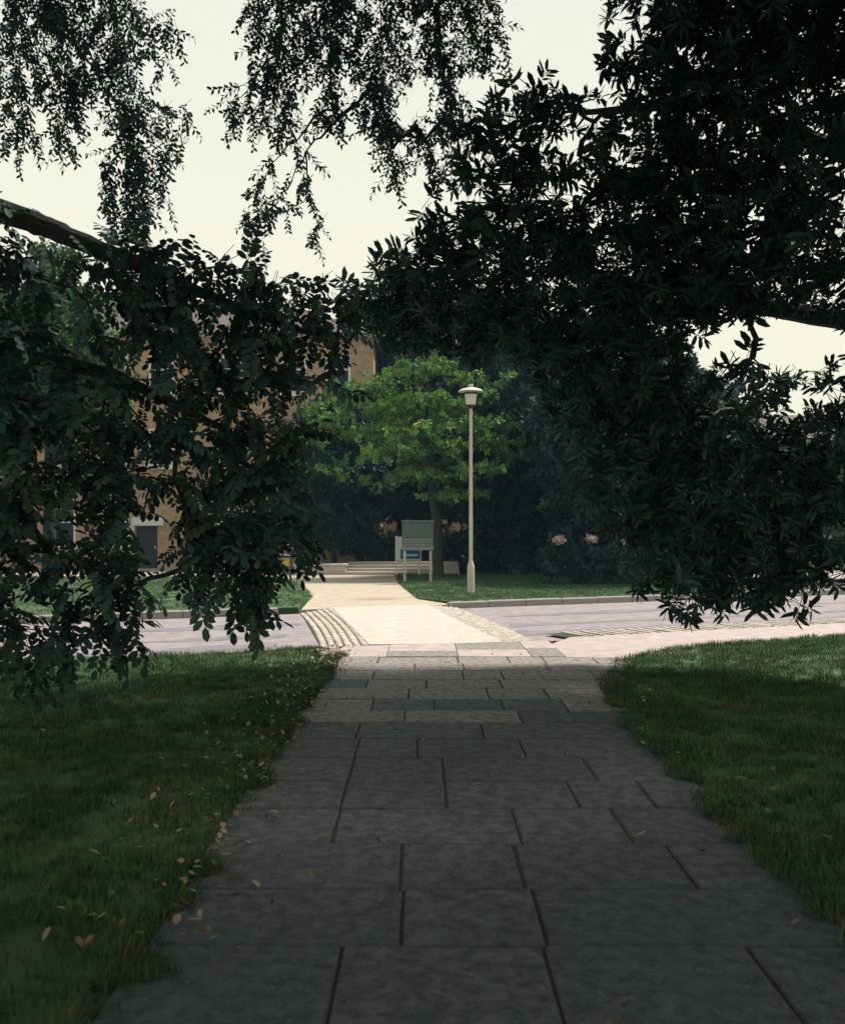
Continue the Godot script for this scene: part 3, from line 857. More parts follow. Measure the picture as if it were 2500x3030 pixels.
	for a in [["shade_tree", "dark spreading tree on the terrace right behind the hedge", 2.0, -43.0, 11.5, 1.9, 4.4, "dark_leaf", 26.0, 26, 0.5],
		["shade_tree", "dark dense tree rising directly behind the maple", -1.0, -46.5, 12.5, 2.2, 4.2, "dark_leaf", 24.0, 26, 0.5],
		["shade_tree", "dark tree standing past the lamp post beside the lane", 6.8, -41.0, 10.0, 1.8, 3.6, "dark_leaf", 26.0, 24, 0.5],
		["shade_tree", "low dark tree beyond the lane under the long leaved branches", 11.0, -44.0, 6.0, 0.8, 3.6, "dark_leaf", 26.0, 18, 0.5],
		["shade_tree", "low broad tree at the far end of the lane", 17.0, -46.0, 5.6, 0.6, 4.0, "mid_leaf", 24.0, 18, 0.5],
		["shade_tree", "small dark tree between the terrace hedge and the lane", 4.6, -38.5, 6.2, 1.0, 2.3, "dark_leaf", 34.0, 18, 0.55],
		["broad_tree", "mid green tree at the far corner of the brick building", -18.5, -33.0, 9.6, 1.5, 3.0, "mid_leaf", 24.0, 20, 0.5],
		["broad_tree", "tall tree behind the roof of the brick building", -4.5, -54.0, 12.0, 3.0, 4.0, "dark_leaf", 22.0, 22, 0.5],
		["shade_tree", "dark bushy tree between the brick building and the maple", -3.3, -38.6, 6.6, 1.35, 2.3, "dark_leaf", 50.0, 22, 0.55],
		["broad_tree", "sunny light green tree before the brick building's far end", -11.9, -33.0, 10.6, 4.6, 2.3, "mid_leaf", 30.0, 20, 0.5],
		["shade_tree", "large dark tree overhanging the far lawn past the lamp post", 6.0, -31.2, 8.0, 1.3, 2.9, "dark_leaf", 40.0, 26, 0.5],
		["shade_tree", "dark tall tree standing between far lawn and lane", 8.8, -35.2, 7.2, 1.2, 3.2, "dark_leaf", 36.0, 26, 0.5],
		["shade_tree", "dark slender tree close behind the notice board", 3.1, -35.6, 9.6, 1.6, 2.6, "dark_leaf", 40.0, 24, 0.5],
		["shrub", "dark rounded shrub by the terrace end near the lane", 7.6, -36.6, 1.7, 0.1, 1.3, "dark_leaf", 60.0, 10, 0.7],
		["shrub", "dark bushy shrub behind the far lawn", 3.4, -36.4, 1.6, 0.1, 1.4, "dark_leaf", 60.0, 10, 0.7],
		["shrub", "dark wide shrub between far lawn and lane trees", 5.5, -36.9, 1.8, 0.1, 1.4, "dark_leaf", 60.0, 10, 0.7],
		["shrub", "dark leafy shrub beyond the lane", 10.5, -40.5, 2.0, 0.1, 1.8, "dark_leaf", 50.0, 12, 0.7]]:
		far_tree(a[0], a[1], Vector3(a[2], 0, a[3]), a[4], a[5], a[6], M[a[7]], a[8], a[9], a[10], "")

func build_near_trees() -> void:
	# long leaved tree, its trunk beyond the right of the path
	var t := thing("chestnut_tree", "large dark tree with long pointed leaves hanging low over the pavement", "tree")
	trunk_part(t, "trunk", [Vector3(6.3, -0.1, -10.4), Vector3(6.2, 1.6, -10.4), Vector3(6.1, 3.2, -10.4), Vector3(5.9, 6.0, -10.6), Vector3(5.4, 9.0, -10.8)], [0.42, 0.33, 0.29, 0.2, 0.08], M.bark)
	trunk_part(t, "limb", [Vector3(6.1, 3.1, -10.4), Vector3(5.0, 3.9, -11.6), Vector3(4.1, 4.12, -11.9), Vector3(2.7, 4.5, -12.2), Vector3(1.4, 4.7, -12.4)], [0.2, 0.13, 0.10, 0.07, 0.03], M.bark)
	trunk_part(t, "limb", [Vector3(6.05, 4.2, -10.5), Vector3(4.8, 5.8, -11.6), Vector3(3.4, 6.5, -11.8), Vector3(1.8, 6.4, -11.9)], [0.17, 0.12, 0.08, 0.03], M.bark)
	trunk_part(t, "limb", [Vector3(6.2, 2.2, -10.4), Vector3(5.0, 2.5, -10.8), Vector3(3.6, 2.2, -11.2), Vector3(2.9, 1.5, -11.3)], [0.14, 0.10, 0.06, 0.025], M.bark)
	grow(t, [[2.44, 6.24, -10.73, 0.38, 0.38, 0.34, 0.8], [2.95, 6.35, -10.73, 0.56, 0.46, 0.5, 1], [3.44, 6.41, -10.52, 0.55, 0.55, 0.49, 0.9], [3.87, 6.27, -10.33, 0.49, 0.59, 0.53, 1], [2.39, 5.66, -10.94, 0.41, 0.41, 0.37, 0.9], [2.96, 5.73, -11.14, 0.58, 0.47, 0.52, 0.8], [3.41, 5.64, -10.74, 0.56, 0.46, 0.5, 0.7], [3.83, 5.3, -10.24, 0.53, 0.53, 0.48, 0.8], [2.31, 5.11, -11.35, 0.59, 0.43, 0.53, 0.9], [2.93, 5.08, -11.25, 0.64, 0.53, 0.57, 1.1], [3.49, 4.96, -10.85, 0.61, 0.51, 0.55, 1.1], [3.88, 4.58, -10.25, 0.48, 0.48, 0.44, 1], [2.13, 4.52, -11.55, 0.65, 0.49, 0.59, 1], [2.85, 4.42, -11.36, 0.64, 0.48, 0.58, 1.1], [3.37, 4.26, -10.96, 0.57, 0.41, 0.51, 1.1], [3.69, 4.22, -10.56, 0.3, 0.3, 0.27, 1], [1.4, 4.46, -11.76, 0.61, 0.5, 0.55, 0.9], [1.76, 4, -11.96, 0.73, 0.45, 0.66, 1], [2.5, 3.9, -11.76, 0.61, 0.39, 0.55, 1], [3.06, 4.15, -11.36, 0.43, 0.17, 0.39, 1], [3.42, 4.07, -10.96, 0.31, 0.12, 0.28, 1], [0.7, 4.44, -12.16, 0.63, 0.46, 0.57, 0.9], [0.13, 4.43, -12.36, 0.52, 0.35, 0.47, 1], [-0.4, 4.42, -12.56, 0.41, 0.24, 0.37, 1], [0.49, 4.12, -12.56, 0.71, 0.35, 0.64, 1], [1.23, 3.96, -12.36, 0.64, 0.35, 0.58, 1], [-0.29, 4.16, -12.76, 0.54, 0.27, 0.49, 1], [-0.84, 4.42, -12.86, 0.24, 0.21, 0.22, 1], [0.98, 5.88, -10.83, 0.38, 0.31, 0.35, 0.6], [0.68, 5.66, -10.94, 0.31, 0.31, 0.28, 0.8], [1.23, 6.14, -10.73, 0.2, 0.15, 0.18, 0.5], [1.29, 5.72, -10.84, 0.31, 0.31, 0.28, 0.6], [0.75, 5.31, -11.14, 0.42, 0.37, 0.38, 0.8], [1.27, 5.26, -11.14, 0.42, 0.37, 0.38, 0.75], [1.56, 4.9, -11.35, 0.37, 0.37, 0.34, 0.8], [0.93, 4.93, -11.45, 0.49, 0.38, 0.44, 0.85], [0.5, 4.95, -11.55, 0.33, 0.27, 0.29, 0.9], [0.18, 4.85, -11.75, 0.28, 0.19, 0.25, 0.9], [-0.1, 4.73, -11.95, 0.25, 0.2, 0.23, 0.95], [-0.45, 4.58, -12.25, 0.26, 0.17, 0.23, 0.9], [1.5, 5.93, -10.53, 0.25, 0.17, 0.22, 0.5], [1.75, 5.76, -10.53, 0.22, 0.17, 0.2, 0.5], [2.04, 5.9, -10.63, 0.15, 0.18, 0.16, 0.7], [2.14, 6.4, -10.72, 0.15, 0.3, 0.27, 0.8], [1.65, 5.52, -10.84, 0.15, 0.15, 0.14, 0.4], [1.97, 5.3, -10.94, 0.26, 0.21, 0.23, 0.7], [0.4, 5.92, -10.93, 0.15, 0.15, 0.14, 0.6], [0.06, 5.2, -11.44, 0.13, 0.13, 0.12, 0.25], [2.26, 3.38, -11.97, 0.68, 0.51, 0.61, 1], [2.77, 3.32, -11.97, 0.42, 0.39, 0.38, 0.9], [3.06, 3.02, -11.78, 0.3, 0.22, 0.27, 0.8], [1.82, 3.32, -12.37, 0.52, 0.47, 0.47, 1], [2.43, 2.7, -11.98, 0.73, 0.51, 0.66, 1], [3.11, 2.63, -11.79, 0.61, 0.39, 0.55, 1], [3.6, 2.65, -11.38, 0.48, 0.32, 0.43, 1], [3.99, 2.51, -10.99, 0.41, 0.31, 0.37, 1], [3.27, 3.24, -11.18, 0.26, 0.06, 0.24, 0.7], [3.5, 3.41, -10.97, 0.18, 0.05, 0.16, 0.5], [3.69, 3.11, -10.88, 0.31, 0.09, 0.28, 0.7], [3.91, 3.18, -10.78, 0.2, 0.07, 0.18, 0.6], [2.38, 2.08, -11.99, 0.68, 0.51, 0.61, 1], [3.06, 2.02, -11.79, 0.66, 0.44, 0.6, 1], [3.62, 2.06, -11.29, 0.58, 0.42, 0.53, 1], [4.05, 1.99, -10.9, 0.46, 0.41, 0.41, 1], [2.84, 1.52, -11.8, 0.5, 0.33, 0.45, 0.9], [3.33, 1.47, -11.6, 0.54, 0.38, 0.49, 1], [3.85, 1.53, -11.2, 0.53, 0.37, 0.47, 1], [4.21, 1.43, -10.9, 0.36, 0.41, 0.37, 1], [2.69, 1.1, -11.41, 0.29, 0.16, 0.26, 0.7], [3.09, 1.1, -11.31, 0.37, 0.21, 0.33, 0.8], [3.53, 1.11, -11.21, 0.42, 0.24, 0.38, 0.9], [3.94, 1.22, -11.01, 0.36, 0.23, 0.33, 0.9], [2.7, 0.85, -10.81, 0.21, 0.14, 0.19, 0.9], [2.43, 1.03, -11.21, 0.13, 0.11, 0.12, 0.5], [3.11, 0.93, -11.01, 0.23, 0.11, 0.21, 0.8], [3.57, 0.93, -11.01, 0.28, 0.1, 0.26, 0.7], [3.84, 0.86, -10.61, 0.09, 0.09, 0.08, 0.5], [4.06, 3.88, -10.36, 0.24, 0.09, 0.22, 0.7], [4.24, 2.53, -10.59, 0.3, 0.6, 0.54, 1], [4.21, 4.17, -10.36, 0.29, 0.24, 0.26, 1], [4.14, 3.22, -10.58, 0.15, 0.12, 0.13, 0.5], [2.7, 7, -10.71, 0.76, 0.46, 0.68, 1], [3.44, 7, -10.51, 0.75, 0.5, 0.67, 1], [4.06, 6.8, -10.32, 0.59, 0.54, 0.53, 1], [2.95, 7.87, -10.7, 1.12, 0.61, 1, 0.6], [3.82, 7.63, -10.3, 0.98, 0.63, 0.88, 0.6], [3.2, 8.78, -10.69, 1.27, 0.66, 1.1, 0.6], [4.7, 6.32, -10.13, 0.72, 1.2, 1.08, 0.6], [4.94, 3.93, -10.16, 0.77, 1.2, 1.08, 0.6], [4.94, 2.02, -10.39, 0.68, 0.78, 0.7, 0.6], [5.5, 8.5, -8.5, 1.5, 1.2, 1.5, 0.6], [4, 8.8, -9.5, 1.4, 1, 1.4, 0.7], [3.2, 8.5, -7, 1.6, 1.1, 1.6, 0.7], [5.2, 7, -6.8, 1.5, 1.2, 1.5, 0.6], [4.5, 9.5, -12, 1.5, 1, 1.4, 0.6], [6.8, 6.5, -12, 1.3, 1.3, 1.3, 0.5], [2.4, 9.6, -10.5, 1.4, 0.9, 1.4, 0.7], [1.5, 9.3, -8.5, 1.5, 1, 1.5, 0.6], [3, 10.2, -13, 1.6, 1, 1.5, 0.6], [1, 10.4, -12, 1.5, 1, 1.5, 0.6], [5, 10.3, -10.5, 1.6, 1, 1.6, 0.5], [1.8, 7.8, -5.8, 1.5, 1, 1.5, 0.6], [5.6, 5.4, -8.8, 1.2, 1.1, 1.2, 0.8], [6.6, 6.6, -8.8, 1.3, 1.2, 1.3, 0.8], [7.4, 8, -10, 1.4, 1.2, 1.4, 0.7], [6.8, 5, -10.2, 1.2, 1.2, 1.2, 0.7], [5.2, 4.4, -7.6, 1.1, 1, 1.1, 0.7], [6.2, 8.4, -7, 1.4, 1.1, 1.4, 0.7]], M.whorl, M.chestnut, M.bark, 112.0, 0.35, Vector2(0.55, 1.2), [Vector3(5.0, 3.9, -11.6), Vector3(4.1, 4.12, -11.9), Vector3(2.7, 4.5, -12.2), Vector3(4.8, 5.8, -11.6), Vector3(3.4, 6.5, -11.8), Vector3(5.0, 2.5, -10.8), Vector3(3.6, 2.2, -11.2), Vector3(5.6, 8.0, -10.7)], 24)
	# tree with the leaning limb, its trunk beyond the left of the path
	t = thing("elm_tree", "leafy tree with a thick leaning limb and hanging oval leaved twigs", "tree")
	trunk_part(t, "trunk", [Vector3(-5.7, -0.1, -7.2), Vector3(-5.6, 1.8, -7.2), Vector3(-5.4, 4.3, -7.3), Vector3(-5.2, 7.0, -7.6)], [0.38, 0.30, 0.25, 0.1], M.bark)
	trunk_part(t, "limb", [Vector3(-5.4, 4.6, -7.3), Vector3(-3.00, 3.95, -7.86), Vector3(-2.82, 3.88, -7.86), Vector3(-2.48, 3.72, -7.77), Vector3(-2.12, 3.58, -7.77), Vector3(-1.74, 3.42, -7.87), Vector3(-1.31, 3.26, -7.97), Vector3(-0.83, 3.11, -8.08)], [0.14, 0.088, 0.08, 0.07, 0.058, 0.045, 0.035, 0.02], M.bark)
	trunk_part(t, "limb", [Vector3(-5.55, 2.6, -7.2), Vector3(-3.9, 2.3, -7.3), Vector3(-2.9, 1.75, -7.4), Vector3(-2.55, 1.3, -7.4)], [0.12, 0.07, 0.04, 0.018], M.bark)
	trunk_part(t, "limb", [Vector3(-5.45, 3.2, -7.2), Vector3(-3.6, 3.0, -7.5), Vector3(-2.3, 2.75, -7.7), Vector3(-1.2, 2.2, -7.8)], [0.12, 0.07, 0.045, 0.018], M.bark)
	grow(t, [[-2.24, 3.73, -7.77, 0.2, 0.11, 0.18, 0.9], [-2.08, 3.64, -7.77, 0.16, 0.11, 0.15, 0.9], [-2.41, 3.56, -7.67, 0.25, 0.13, 0.23, 0.6], [-1.97, 3.49, -7.77, 0.22, 0.13, 0.2, 0.9], [-1.74, 3.57, -7.87, 0.15, 0.1, 0.13, 0.6], [-1.51, 3.59, -7.87, 0.15, 0.11, 0.13, 0.7], [-1.27, 3.66, -7.87, 0.1, 0.09, 0.09, 0.6], [-1.33, 3.54, -7.97, 0.19, 0.11, 0.17, 0.7], [-1.06, 3.51, -8.07, 0.19, 0.1, 0.17, 0.5], [-0.8, 3.51, -8.17, 0.19, 0.08, 0.17, 0.35], [-0.69, 3.39, -8.17, 0.15, 0.1, 0.14, 0.6], [-2.16, 3.39, -7.67, 0.22, 0.16, 0.2, 1], [-2.45, 3.26, -7.57, 0.21, 0.14, 0.19, 0.4], [-1.9, 3.27, -7.77, 0.26, 0.16, 0.23, 1], [-1.55, 3.33, -7.87, 0.3, 0.17, 0.27, 0.9], [-1.16, 3.28, -7.97, 0.3, 0.15, 0.27, 0.8], [-0.83, 3.26, -8.07, 0.23, 0.13, 0.21, 0.7], [-2.38, 2.98, -7.58, 0.18, 0.18, 0.16, 0.6], [-2.05, 3.03, -7.68, 0.22, 0.16, 0.2, 1], [-1.71, 2.98, -7.78, 0.26, 0.18, 0.23, 0.9], [-1.33, 3.03, -7.88, 0.3, 0.19, 0.27, 0.85], [-1.01, 3.05, -7.98, 0.23, 0.15, 0.2, 0.6], [-0.68, 3.11, -8.08, 0.19, 0.13, 0.17, 0.6], [-2.53, 2.64, -7.48, 0.19, 0.21, 0.19, 0.9], [-2.25, 2.64, -7.48, 0.16, 0.18, 0.16, 0.9], [-1.73, 2.63, -7.68, 0.2, 0.22, 0.2, 1], [-1.46, 2.68, -7.78, 0.26, 0.22, 0.23, 0.85], [-1.14, 2.7, -7.88, 0.22, 0.22, 0.2, 0.7], [-0.71, 2.79, -7.98, 0.09, 0.19, 0.17, 0.25], [-0.86, 2.71, -7.98, 0.11, 0.15, 0.14, 0.3], [-2.42, 2.32, -7.39, 0.24, 0.19, 0.22, 0.9], [-2.11, 2.33, -7.49, 0.25, 0.18, 0.22, 0.8], [-1.78, 2.3, -7.59, 0.25, 0.21, 0.22, 0.9], [-1.4, 2.31, -7.69, 0.29, 0.22, 0.26, 0.75], [-1.17, 2.32, -7.79, 0.22, 0.22, 0.2, 0.8], [-0.96, 2.29, -7.89, 0.11, 0.22, 0.2, 0.7], [-2.46, 1.96, -7.3, 0.21, 0.21, 0.19, 0.9], [-2.15, 1.97, -7.4, 0.28, 0.21, 0.25, 0.9], [-1.79, 1.97, -7.49, 0.25, 0.21, 0.22, 0.85], [-1.46, 1.94, -7.6, 0.29, 0.21, 0.26, 0.75], [-1.23, 1.95, -7.7, 0.25, 0.22, 0.23, 0.9], [-1.01, 1.92, -7.8, 0.11, 0.22, 0.2, 0.8], [-2.43, 1.66, -7.3, 0.19, 0.15, 0.17, 0.4], [-2.15, 1.69, -7.4, 0.21, 0.14, 0.19, 0.75], [-1.68, 1.66, -7.5, 0.18, 0.16, 0.16, 0.7], [-1.4, 1.62, -7.5, 0.25, 0.18, 0.22, 0.75], [-1.21, 1.62, -7.6, 0.25, 0.18, 0.22, 0.85], [-0.95, 1.59, -7.8, 0.16, 0.18, 0.16, 0.8], [-0.85, 1.44, -7.9, 0.09, 0.11, 0.1, 0.6], [-2.26, 1.48, -7.3, 0.17, 0.14, 0.15, 0.7], [-2.09, 1.31, -7.21, 0.15, 0.14, 0.14, 1], [-2.26, 1.24, -7.21, 0.14, 0.17, 0.15, 0.95], [-2.02, 1.19, -7.21, 0.09, 0.12, 0.11, 0.9], [-2.43, 1.38, -7.2, 0.15, 0.17, 0.15, 0.7], [-2.49, 1.11, -7.21, 0.1, 0.17, 0.15, 0.8], [-2.21, 1.01, -7.21, 0.12, 0.14, 0.12, 0.9], [-2.26, 0.86, -7.21, 0.12, 0.08, 0.11, 0.8], [-2.09, 0.88, -7.21, 0.14, 0.15, 0.14, 1], [-2.09, 0.69, -7.22, 0.08, 0.07, 0.08, 0.7], [-2.49, 0.84, -7.21, 0.08, 0.19, 0.17, 0.9], [-2.48, 0.66, -7.22, 0.06, 0.07, 0.06, 0.7], [-1.68, 1.45, -7.4, 0.16, 0.12, 0.14, 0.6], [-1.73, 1.3, -7.41, 0.08, 0.07, 0.07, 0.5], [-1.38, 1.45, -7.4, 0.21, 0.12, 0.19, 0.8], [-1.23, 1.42, -7.5, 0.21, 0.14, 0.19, 0.9], [-1.03, 1.45, -7.6, 0.12, 0.11, 0.11, 0.6], [-1.49, 1.32, -7.41, 0.19, 0.12, 0.17, 0.75], [-1.21, 1.31, -7.41, 0.17, 0.14, 0.16, 0.8], [-1.11, 1.3, -7.51, 0.13, 0.14, 0.13, 0.95], [-1.62, 1.14, -7.31, 0.1, 0.08, 0.09, 0.7], [-1.35, 1.14, -7.31, 0.15, 0.1, 0.14, 0.85], [-1.12, 1.11, -7.41, 0.16, 0.12, 0.14, 0.9], [-1.06, 1.23, -7.51, 0.09, 0.07, 0.08, 0.8], [-1.26, 0.98, -7.31, 0.1, 0.07, 0.09, 0.8], [-1.18, 1.01, -7.41, 0.08, 0.06, 0.07, 0.6], [-2.88, 3.48, -7.57, 0.25, 0.25, 0.22, 1], [-2.92, 2.96, -7.48, 0.25, 0.28, 0.25, 1], [-2.88, 2.42, -7.39, 0.28, 0.31, 0.28, 1], [-2.84, 1.89, -7.3, 0.27, 0.31, 0.28, 1], [-2.8, 1.38, -7.2, 0.27, 0.3, 0.27, 1], [-2.8, 0.91, -7.21, 0.24, 0.27, 0.24, 1], [-2.73, 0.57, -7.22, 0.17, 0.14, 0.15, 1], [-3.29, 3.64, -7.37, 0.42, 0.49, 0.44, 0.6], [-3.24, 2.57, -7.19, 0.41, 0.57, 0.52, 0.6], [-3.19, 1.55, -7.1, 0.4, 0.57, 0.51, 0.6], [-4.2, 5.6, -7, 1.2, 0.8, 1.2, 0.35], [-5.5, 6.6, -6, 1.6, 1, 1.6, 0.3], [-6.5, 5.6, -8, 1.5, 1.2, 1.5, 0.3], [-4.6, 7.2, -7.8, 1.5, 0.9, 1.4, 0.3], [-5.8, 5.2, -4.5, 1.5, 1.2, 1.5, 0.3], [-4, 5.9, -4.8, 1.3, 0.9, 1.3, 0.3]], M.alternate, M.elm, M.bark, 182.0, 0.55, Vector2(0.6, 1.3), [Vector3(-2.82, 3.88, -7.86), Vector3(-2.48, 3.72, -7.77), Vector3(-2.12, 3.58, -7.77), Vector3(-1.74, 3.42, -7.87), Vector3(-1.31, 3.26, -7.97), Vector3(-0.83, 3.11, -8.08), Vector3(-3.9, 2.3, -7.3), Vector3(-2.9, 1.75, -7.4), Vector3(-3.6, 3, -7.5), Vector3(-2.3, 2.75, -7.7)], 24)
	# tall tree whose fine hanging sprays come down from above the frame
	t = thing("birch_tree", "tall tree with fine hanging sprays of small leaves against the sky", "tree")
	trunk_part(t, "trunk", [Vector3(-7.4, -0.1, -13.0), Vector3(-7.3, 3.0, -13.0), Vector3(-7.0, 8.0, -12.8), Vector3(-6.6, 12.5, -12.6)], [0.36, 0.29, 0.2, 0.06], M.bark)
	trunk_part(t, "limb", [Vector3(-7.1, 7.0, -12.9), Vector3(-5.0, 9.0, -12.7), Vector3(-2.5, 9.8, -12.6), Vector3(0.6, 9.7, -12.6)], [0.15, 0.11, 0.07, 0.03], M.bark)
	trunk_part(t, "limb", [Vector3(-7.0, 8.5, -12.8), Vector3(-5.2, 10.0, -11.2), Vector3(-3.0, 10.4, -9.6), Vector3(-0.5, 10.0, -8.4)], [0.14, 0.1, 0.06, 0.03], M.bark)
